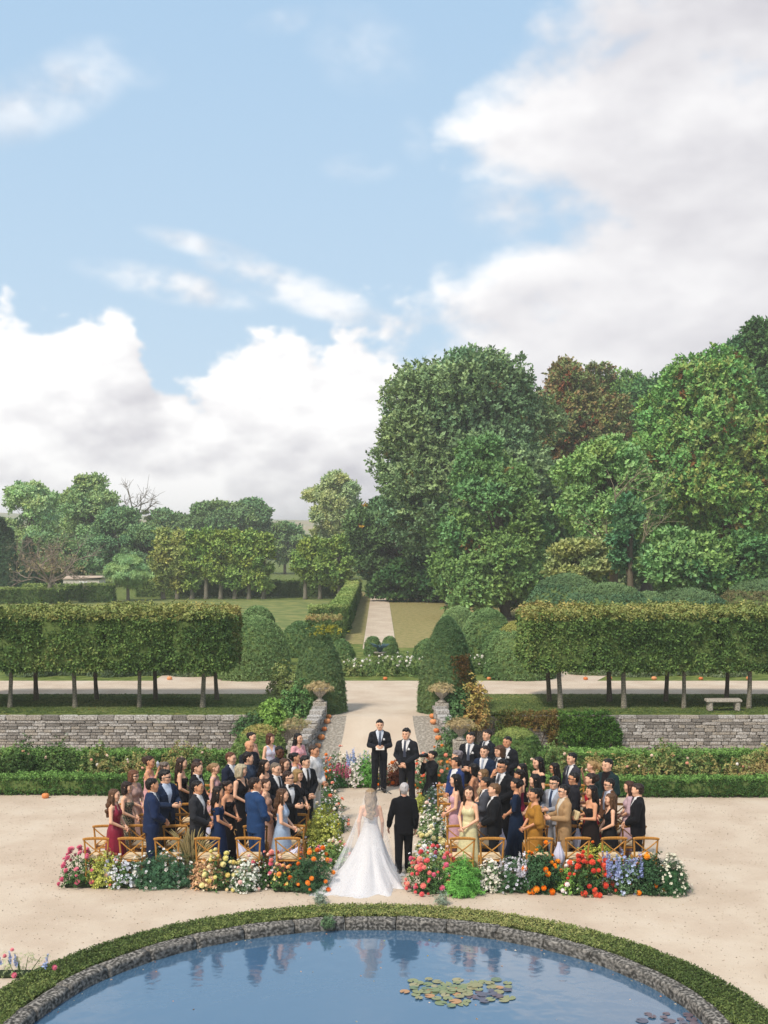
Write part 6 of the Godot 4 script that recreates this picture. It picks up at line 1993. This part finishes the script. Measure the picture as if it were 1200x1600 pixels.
func build_people() -> void:
	strand = noise_tex(256, 0.05, [[0.0, hx("9a9a9a")], [0.5, hx("d0d0d0")], [1.0, hx("ffffff")]], 3, 44)
	weave = noise_tex(256, 0.03, [[0.0, hx("d8d8d8")], [0.5, hx("ededed")], [1.0, hx("ffffff")]], 4, 45)
	tie_shape = loft([[Vector3(-0.022, 1.495, 0.075), Vector3(0.022, 1.495, 0.075), Vector3(0.022, 1.495, 0.092), Vector3(-0.022, 1.495, 0.092)], [Vector3(-0.016, 1.455, 0.095), Vector3(0.016, 1.455, 0.095), Vector3(0.016, 1.455, 0.112), Vector3(-0.016, 1.455, 0.112)], [Vector3(-0.03, 1.3, 0.125), Vector3(0.03, 1.3, 0.125), Vector3(0.03, 1.3, 0.142), Vector3(-0.03, 1.3, 0.142)], [Vector3(-0.034, 1.12, 0.11), Vector3(0.034, 1.12, 0.11), Vector3(0.034, 1.12, 0.138), Vector3(-0.034, 1.12, 0.138)]])
	var bow := []
	for q in [[-0.062, 0.03], [-0.03, 0.022], [0.0, 0.012], [0.03, 0.022], [0.062, 0.03]]:
		bow.append([Vector3(q[0], 1.49 - q[1], 0.07), Vector3(q[0], 1.49 + q[1], 0.07), Vector3(q[0], 1.49 + q[1], 0.098), Vector3(q[0], 1.49 - q[1], 0.098)])
	bow_shape = loft(bow)
	square_shape = loft([[Vector3(0.075, 1.29, 0.13), Vector3(0.125, 1.29, 0.12), Vector3(0.125, 1.29, 0.14), Vector3(0.075, 1.29, 0.15)], [Vector3(0.085, 1.34, 0.125), Vector3(0.12, 1.33, 0.115), Vector3(0.12, 1.33, 0.135), Vector3(0.085, 1.34, 0.145)]])
	var gs := []
	for i in 11:
		var a := lerpf(-2.0, 2.0, i / 10.0)
		var h := 0.0145 if absf(a) > 0.2 and absf(a) < 0.85 else 0.004
		var r := 0.092 if absf(a) < 1.05 else 0.09
		var p := Vector3(sin(a) * r * 0.9, 1.643, 0.012 + cos(a) * r)
		var o := Vector3(sin(a), 0, cos(a)) * 0.006
		gs.append([p - o + Vector3(0, -h, 0), p + o + Vector3(0, -h, 0), p + o + Vector3(0, h * 0.7, 0), p - o + Vector3(0, h * 0.7, 0)])
	glasses_shape = loft(gs)
	var A := "e3b191"
	var B := "cf9672"
	var C := "a96f4a"
	var N := "5e3c28"
	var W := "eceae8"
	# px, py of the crown of the head, sex, outfit, hair, skin, yaw, pose, head turn, extras, label
	var guests := [
		[181, 1233, "f", ["dress", "8e1530", "halter", "line", true], ["wavy", "6b4a32"], A, 78, "clasp", 0, "", "person in crimson satin halter gown at the outer end of the front chairs"],
		[199, 1221, "f", ["dress", "1f3a2c", "strapless", "column", false, "14241c c8a890"], ["bob", "2c1c16"], A, 70, "clasp", 0, "", "person in dark green floral strapless dress beside the crimson gown"],
		[211, 1203, "f", ["dress", "bd988c", "sleeve", "line"], ["bob", "7a4a2e"], A, 65, "clasp", 0, "shades", "person in dusty taupe long dress with sunglasses"],
		[235, 1216, "m", ["suit", "1d2c4e", W, "3a4660"], ["short", "1a1412"], B, 112, "clasp", 0, "", "person in navy blue suit seen from behind in the front row"],
		[260, 1203, "m", ["suit", "1c2a44", "c8d4e8", "", "15151a"], ["quiff", "14100f"], A, 52, "hold", 30, "shades", "person in open navy jacket over pale blue shirt holding a drink"],
		[240, 1181, "f", ["dress", "d8a0a0", "straps", "line"], ["updo", "3a2418"], B, 80, "face", 0, "tissue", "person in rose pink dress dabbing eyes with white handkerchief"],
		[258, 1191, "f", ["dress", "6a7078", "sleeve", "line"], ["curly", "85766a"], A, 95, "clasp", 0, "", "person with grey curls in slate dress, mostly hidden behind the open navy jacket"],
		[283, 1184, "f", ["dress", "17161a", "strapless", "line"], ["long", "3a261c"], A, 85, "clasp", 0, "", "person in strapless black gown with long straight brown hair"],
		[305, 1191, "m", ["suit", "17171b", W, "bow"], ["short", "4a3020"], A, 80, "clasp", 0, "", "person in black dinner jacket beside the strapless black gown"],
		[319, 1186, "f", ["dress", "2c1c18", "straps", "line"], ["long", "2a1a14"], B, 75, "clasp", 0, "", "person in dark brown strappy dress behind the black dinner jacket"],
		[312, 1220, "m", ["suit", "2b2c30", W, ""], ["short", "15110f"], B, 82, "clasp", 0, "", "person in charcoal suit with open white collar in the front row"],
		[340, 1192, "f", ["dress", "dcaeb0", "vee", "line"], ["pony", "b08c60"], A, 72, "clasp", 0, "", "person in pale pink dress with fair hair tied back"],
		[354, 1175, "m", ["suit", "1c2336", W, "a8b4c8"], ["short", "6a3c24"], A, 62, "clasp", 0, "", "person in midnight suit with pale blue tie and auburn hair"],
		[339, 1229, "f", ["dress", "16284a", "off", "line"], ["long", "20140f"], B, 100, "clasp", 0, "", "person in navy off-shoulder gown at the front chairs"],
		[357, 1221, "f", ["dress", "141216", "strapless", "column"], ["curly", "2a1a12"], B, 70, "clasp", 0, "", "person in black strapless dress with dark curly hair beside the navy off-shoulder gown"],
		[376, 1194, "f", ["dress", "131216", "vee", "line"], ["bob", "d8c8a4"], A, 58, "clasp", 30, "", "person in black V-neck dress with platinum bob"],
		[391, 1157, "m", ["suit", "1d1f28", "2a2c34", ""], ["bald", "5a4438"], B, 45, "clasp", 0, "", "person in dark suit and dark shirt with shaved head"],
		[391, 1175, "m", ["suit", "2c3a4e", "3a4a60", ""], ["short", "1d1512"], A, 60, "clasp", 30, "", "person in slate blue suit laughing in front of the shaved head"],
		[437, 1166, "m", ["suit", "2e2f38", "24252c", ""], ["short", "100c0a"], N, 30, "clasp", 0, "", "person in dark grey suit and dark shirt facing the court"],
		[479, 1164, "m", ["suit", "d8d6d2", W, ""], ["grey", "4a3a30"], B, 60, "clasp", 0, "", "person in pale linen jacket with receding hair near the flower ring"],
		[473, 1176, "f", ["dress", "e8e6e4", "sleeve", "line"], ["updo", "14100f"], B, 80, "clasp", 0, "", "person in white dress behind the tall guest with the dark tie"],
		[477, 1181, "m", ["suit", "15161a", W, "16171c"], ["quiff", "120e0c"], A, 40, "clasp", 30, "", "tall person in black suit and slim dark tie at the aisle end"],
		[400, 1187, "f", ["dress", "b87078", "strapless", "line"], ["wavy", "20140f"], A, 75, "clasp", 0, "", "person in rose dress with long dark waves"],
		[428, 1192, "m", ["suit", "16181f", W, "20242c"], ["grey", "8a7a68"], A, 58, "clasp", 0, "", "person in black suit and dark tie with greying fair hair"],
		[442, 1185, "f", ["dress", "d8b8a8", "strapless", "line"], ["long", "5a3a26"], A, 60, "clasp", 0, "", "person in nude strapless dress behind the greying guest"],
		[466, 1202, "f", ["dress", "16151a", "sleeve", "line"], ["bob", "b8945c"], A, 60, "clasp", 0, "", "person in black dress with short fair hair beside the bow tie"],
		[452, 1205, "m", ["suit", "121216", W, "bow"], ["short", "3a2418"], A, 48, "hold", 30, "shades", "person in black tuxedo with bow tie and sunglasses gesturing"],
		[401, 1215, "m", ["suit", "22406c", W, ""], ["short", "2a1a12"], B, 128, "clasp", -30, "", "person in bright blue suit seen from behind in the front row"],
		[415, 1217, "f", ["dress", "d0a088", "straps", "line"], ["updo", "4a2e1e"], A, 70, "clasp", 0, "", "person in peach strappy dress beside the bright blue suit"],
		[440, 1232, "f", ["dress", "a4b8d0", "halter", "line", true], ["wavy", "5f4028"], A, 82, "clasp", 0, "", "person in pale blue satin halter gown at the aisle end of the front row"],
		# the groom's side
		[712, 1173, "f", ["dress", "dcb4b0", "sleeve", "line"], ["curly", "9a9094"], A, -95, "clasp", 0, "", "person in pale pink dress with grey curls behind the blue suit"],
		[712, 1183, "m", ["suit", "26386a", W, ""], ["short", "1a1310"], B, -60, "clasp", -30, "", "person in royal blue suit leaning at the aisle end"],
		[763, 1165, "m", ["suit", "1c2940", W, "b0b8c8"], ["short", "2c1e16"], A, -35, "clasp", 0, "", "person in navy suit with silver tie below the attendants"],
		[776, 1164, "m", ["suit", "1a1c24", W, "2a2c36"], ["bob", "5a3c26"], A, -60, "clasp", 0, "", "person in dark suit with chin-length hair beside the silver tie"],
		[740, 1193, "f", ["dress", "c08868", "straps", "line"], ["bob", "120e0d"], B, -110, "clasp", 0, "", "person in copper dress with bare back and black bob"],
		[714, 1209, "f", ["dress", "d8a8b4", "strapless", "column"], ["long", "140f0e"], A, -85, "clasp", 0, "watch", "person in pink strapless gown with long black hair by the aisle"],
		[732, 1229, "f", ["dress", "e6dca8", "straps", "line", true], ["long", "4a3020"], A, -40, "clasp", 30, "", "person in pale yellow satin slip gown at the aisle end of the front row"],
		[756, 1202, "f", ["dress", "9a8060", "vee", "line", false, "2c241c c8b08c"], ["long", "8a6a44"], A, -90, "clasp", 0, "shades", "person in tan and black print dress with sunglasses"],
		[758, 1214, "m", ["suit", "4a4c54", W, "2c2e36"], ["updo", "1a1412"], B, -105, "hold", 0, "behind", "person in mid-grey suit with hair in a low knot"],
		[772, 1224, "m", ["suit", "151619", W, "bow"], ["short", "7a5838"], A, -92, "clasp", 0, "", "person in black suit with bow tie and light brown hair in the front row"],
		[783, 1187, "m", ["suit", "141519", W, "6a6a72"], ["quiff", "0f0c0b"], B, -40, "face", 0, "shades", "person in black suit and sunglasses raising a hand to the face"],
		[806, 1203, "f", ["dress", "8c1838", "halter", "line"], ["curly", "1c1310"], B, -88, "clasp", 0, "", "person in raspberry red halter dress with dark curls"],
		[827, 1193, "f", ["dress", "161518", "straps", "line"], ["long", "100c0c"], A, -80, "clasp", 0, "shades", "person in black strappy dress with sunglasses and long black hair"],
		[849, 1183, "f", ["dress", "131215", "off", "line"], ["long", "16100f"], A, -60, "clasp", 0, "", "person in black off-shoulder dress in the back rows"],
		[862, 1192, "f", ["dress", "18161a", "vee", "line"], ["long", "120d0c"], B, -95, "clasp", 0, "shades", "person in black V-neck dress with sunglasses beside the off-shoulder dress"],
		[883, 1176, "m", ["suit", "34343c", W, "3c4254"], ["short", "110d0c"], A, -70, "clasp", 0, "", "person in dark grey suit with tie standing tall in the back row"],
		[822, 1216, "f", ["dress", "15253f", "sleeve", "line"], ["updo", "120e0d"], B, -110, "clasp", 0, "", "person in navy sleeved dress between the raspberry and mustard dresses"],
		[840, 1209, "f", ["dress", "1d1a1e", "strapless", "line"], ["long", "100c0b"], A, -88, "clasp", 0, "", "person in black strapless dress with long hair behind the mustard dress"],
		[836, 1231, "f", ["dress", "b07a2c", "cape", "column"], ["updo", "14100e"], B, -75, "clasp", 0, "", "person in mustard caped gown in the front row"],
		[866, 1214, "m", ["suit", "9a9ca4", "c8d4e4", "2c3c5c"], ["quiff", "0f0c0b"], A, -50, "hold", 0, "shades behind", "person in light grey suit and blue tie with sunglasses"],
		[881, 1226, "m", ["suit", "b08c62", "e0d4c0", "", "b08c62"], ["short", "14100e"], A, -80, "hold", 0, "shades coat", "person in camel coat with sunglasses in the front row"],
		[884, 1206, "m", ["suit", "1c1c22", "26262c", ""], ["short", "100d0c"], B, -85, "clasp", 0, "shades", "person in black suit and dark shirt with sunglasses behind the camel coat"],
		[921, 1189, "f", ["dress", "2a1c20", "straps", "line"], ["pony", "b8935c"], A, -110, "face", 0, "", "person with fair ponytail in dark dress lifting a hand to take a picture"],
		[919, 1208, "f", ["dress", "b81c2c", "strapless", "line"], ["updo", "2a1b14"], A, -95, "hold", 0, "", "person in bright red strapless dress"],
		[950, 1186, "m", ["suit", "152a2c", "1a1214", ""], ["short", "1a1310"], A, -55, "clasp", 0, "", "person in dark green suit over black shirt at the outer back row"],
		[926, 1227, "f", ["dress", "1e1614", "strapless", "line"], ["long", "110d0c"], B, -70, "hold", 0, "fan", "person in brown-black strapless dress holding a straw clutch"],
		[949, 1240, "f", ["dress", "141316", "vee", "line"], ["long", "6a4a30"], A, -80, "clasp", 0, "", "person in black sleeveless dress with light brown hair in the front row"],
		[962, 1216, "m", ["suit", "5c3c26", "d8dce8", "8a94a8"], ["short", "120e0d"], A, -80, "clasp", 0, "shades behind", "person in brown suit with sunglasses"],
		[974, 1220, "f", ["dress", "d0b0b8", "sleeve", "line"], ["long", "4a2a1c"], A, -100, "clasp", 0, "", "person in mauve dress mostly hidden behind the brown suit"],
		[997, 1224, "m", ["suit", "131317", W, "2a2c34"], ["short", "2f2018"], A, -100, "clasp", 0, "", "person in black suit at the outer end of the front row by the open gravel"],
	]
	var spots := []
	for g in guests:
		var want := 1.8 if g[2] == "m" else 1.69
		var best := 0
		var gap := 9.0
		for k in range(1 if g[9].contains("behind") else 0, 6):
			var d: float = ROW0 + 0.68 + k * PITCH
			var h: float = CAM - (g[1] - HY) * d / F
			if absf(h - want) < gap:
				gap = absf(h - want)
				best = k
		var dd: float = ROW0 + 0.68 + best * PITCH + rng.randf_range(-0.04, 0.04)
		spots.append([xa(g[0], dd), dd, clampf(CAM - (g[1] - HY) * dd / F, want - 0.13, want + 0.12)])
	for it in 6:
		for i in spots.size():
			for j in i:
				if absf(spots[i][1] - spots[j][1]) < 0.3 and absf(spots[i][0] - spots[j][0]) < 0.38:
					var push: float = (0.38 - absf(spots[i][0] - spots[j][0])) / 2 * (1.0 if spots[i][0] > spots[j][0] else -1.0)
					spots[i][0] += push
					spots[j][0] -= push
	for i in guests.size():
		var g: Array = guests[i]
		var s: Array = spots[i]
		person(g[10], Vector3(s[0], 0, -s[1]), g[6] + rng.randf_range(-6, 6), s[2], g[2], g[3], g[4], g[5], g[7], g[8], g[9])
	# attendants, officiant, groom
	for g in [
			[393, 1144, 1.66, "f", ["dress", "e0a890", "straps", "line"], ["updo", "1c1310"], A, 55, "clasp", 0, "", "attendant person in peach dress by the box dome"],
			[422, 1146, 1.68, "f", ["dress", "a8bcd0", "vee", "line", false, "d88a94 c8d4dc"], ["bob", "5a3020"], A, 35, "clasp", 30, "", "attendant person in pale blue floral dress by the box dome"],
			[465, 1146, 1.68, "f", ["dress", "d89aa0", "sleeve", "line", false, "c87880 e8c0c0"], ["long", "120e0e"], A, 50, "clasp", 0, "", "attendant person in pink floral dress before the ramp wall"],
			[734, 1144, 1.8, "m", ["suit", "18191f", W, "4a5264"], ["short", "120e0d"], A, -25, "clasp", 0, "square", "attendant person in black suit with grey tie and white pocket square, closest to the aisle"],
			[760, 1140, 1.84, "m", ["suit", "191c24", W, "4a5264"], ["short", "2a1a14"], A, -55, "clasp", 0, "", "bearded attendant person in black suit between the other two attendants"],
			[791, 1151, 1.78, "m", ["suit", "18191f", W, "4a5264"], ["short", "120e0d"], B, -35, "clasp", 0, "square", "attendant person in black suit standing before the box dome"],
			[592, 1125, 1.83, "m", ["suit", "1b1c22", "dce2ec", "5a6478"], ["quiff", "15100e"], A, 2, "hold", 0, "book square", "officiant person in dark suit and grey tie reading behind the microphone stand"],
			[637, 1138, 1.83, "m", ["suit", "1c1d22", W, "3c4254"], ["quiff", "15100e"], A, -22, "clasp", 0, "square", "groom person in dark suit with white pocket square and clasped hands"]]:
		var d: float = (CAM - g[2]) * F / (g[1] - HY)
		person(g[11], Vector3(xa(g[0], d), 0, -d), g[7], g[2], g[3], g[4], g[5], g[6], g[8], g[9], g[10])
	# the photographer, kneeling behind the flowers
	var ph := person("photographer person in black kneeling with a camera among the orange flowers", Vector3(xa(675, 29.2), 0, -29.2), -60, 1.66, "f", ["black_work", "17171a"], ["updo", "15100f"], A, "kneel", 0)
	var cam_box := thing("photo_camera", "black camera held up to the kneeling photographer's face", "camera", ph.position + Vector3(-0.15, 1.15, 0.1), deg_to_rad(-60))
	part(cam_box, "camera_body", chamfer_box(Vector3(0.14, 0.1, 0.06), 0.015), mat(hx("141414"), 0.5))
	part(cam_box, "lens", tube([Vector3(0, 0, 0.02), Vector3(0, 0, 0.12), Vector3(0, 0, 0.16)], [0.04, 0.042, 0.045], 14), mat(hx("101012"), 0.3, 0.6))
	# the escort beside the bride
	person("escort person in black suit with white hair walking arm in arm beside the bride", Vector3(0.46, 0, -22.9), 180, 1.76, "m", ["suit", "121215", W, ""], ["grey", "e4dedc"], "d8a58c", "escort", 0)
	bride()

func bride() -> void:
	var t := person("bride person in white lace gown with long train, seen from behind", Vector3(-0.17, 0, -22.65), 180, 1.70, "f", ["none"], ["wavy", "b89870"], "e3b191", "sides", 0)
	var lace := StandardMaterial3D.new()
	lace.albedo_texture = noise_tex(512, 0.06, [[0.0, hx("c2bdbc")], [0.45, hx("d0cccb")], [0.55, hx("dcd9d8")], [1.0, hx("e6e4e3")]], 3, 66, FastNoiseLite.TYPE_CELLULAR)
	lace.uv1_triplanar = true
	lace.uv1_scale = Vector3.ONE * 2.2
	lace.roughness = 0.75
	lace.heightmap_enabled = true
	lace.heightmap_texture = noise_tex(256, 0.06, [[0.0, Color.BLACK], [1.0, Color.WHITE]], 3, 67)
	lace.heightmap_scale = 1.5
	# hem reach by direction, angle 0 = local +x (the side away from the escort), PI / 2 = local +z (ahead)
	var reach := func(a: float) -> float:
		var pts := [[0.0, 0.6], [0.9, 0.5], [PI / 2, 0.42], [2.3, 0.5], [PI, 0.58], [3.7, 0.66], [4.1, 0.95], [4.5, 1.15], [4.9, 1.28], [5.2, 1.42], [5.42, 1.5], [5.7, 1.0], [TAU, 0.6]]
		a = fposmod(a, TAU)
		for i in pts.size() - 1:
			if a <= pts[i + 1][0]:
				return lerpf(pts[i][1], pts[i + 1][1], smoothstep(pts[i][0], pts[i + 1][0], a))
		return 0.8
	var rings := []
	for i in 30:
		var f := i / 29.0
		var y := 1.06 * pow(1.0 - f, 1.28) + 0.003
		var ring := []
		for j in 110:
			var a := TAU * j / 110
			var far: float = reach.call(a)
			var r := lerpf(0.13, far, pow(f, lerpf(1.08, 1.75, smoothstep(0.6, 1.5, far))))
			if f > 0.1 and f < 0.5: r = maxf(r, lerpf(0.13, 0.2, smoothstep(0.05, 0.2, f)))
			var fold := (sin(a * 17.0 + f * 2.0) * 0.5 + sin(a * 29.0 + 1.0 + f * 3.0) * 0.35 + sin(a * 7.0) * 0.6) * 0.075 * smoothstep(0.05, 0.9, f)
			fold += noise.get_noise_2d(a * 26.0, 3.0 + f * 6.0) * 0.11 * smoothstep(0.1, 0.7, f)
			var edge := (0.03 * sin(a * 13.0) + 0.1 * noise.get_noise_2d(a * 40.0, 60.0)) * smoothstep(0.85, 1.0, f)
			ring.append(Vector3(cos(a) * (r * (1.0 + fold) + edge), y + 0.014 * absf(sin(a * 17.0 + f * 2.0)) * smoothstep(0.6, 0.9, f), sin(a) * (r * (1.0 + fold) + edge)))
		rings.append(ring)
	part(t, "skirt", loft(rings, false), lace)
	var gr := Grid.new(Vector3(-0.3, 0.94, -0.22), Vector3(0.3, 1.5, 0.22), 0.0125)
	torso(gr, "f", 0.012)
	gr.cut(func(p: Vector3) -> float: return maxf(p.y - 1.33 + (0.1 if p.z < 0 else 0.0), 0.97 - p.y))
	var sc := 1.70 / 1.77
	part(t, "bodice", solid(gr), lace, Transform3D(Basis.from_scale(Vector3.ONE * sc), Vector3.ZERO))
	# the veil: sheer tulle from the crown to the floor
	var veil := StandardMaterial3D.new()
	veil.albedo_color = Color(0.95, 0.95, 0.96, 0.17)
	veil.transparency = BaseMaterial3D.TRANSPARENCY_ALPHA
	veil.roughness = 0.9
	veil.metallic_specular = 0.0
	veil.cull_mode = BaseMaterial3D.CULL_DISABLED
	var v := PackedVector3Array()
	var idx := PackedInt32Array()
	var cols := 44
	var rows := 26
	for i in rows:
		var f := i / (rows - 1.0)
		for j in cols:
			var a := lerpf(PI + 0.25, TAU + 0.25, j / (cols - 1.0))
			var top := Vector3(cos(a) * 0.085, 1.66, sin(a) * 0.1 - 0.02)
			var r: float = lerpf(0.11, reach.call(a) * 0.97, pow(f, 1.3)) + 0.05 * smoothstep(0.0, 0.35, f) * (1.0 - smoothstep(0.5, 1.0, f))
			r *= 1.0 + 0.05 * sin(a * 21.0) * smoothstep(0.1, 0.6, f)
			var p := Vector3(cos(a) * r, 1.66 * pow(1.0 - f, 1.22) + 0.035, sin(a) * r)
			v.append(top.lerp(p, smoothstep(0.0, 0.08, f)))
	for i in rows - 1:
		for j in cols - 1:
			var a := i * cols + j
			idx.append_array(PackedInt32Array([a, a + 1, a + cols + 1, a, a + cols + 1, a + cols]))
	part(t, "veil", arrays_mesh(v, smooth_normals(v, idx), idx), veil)
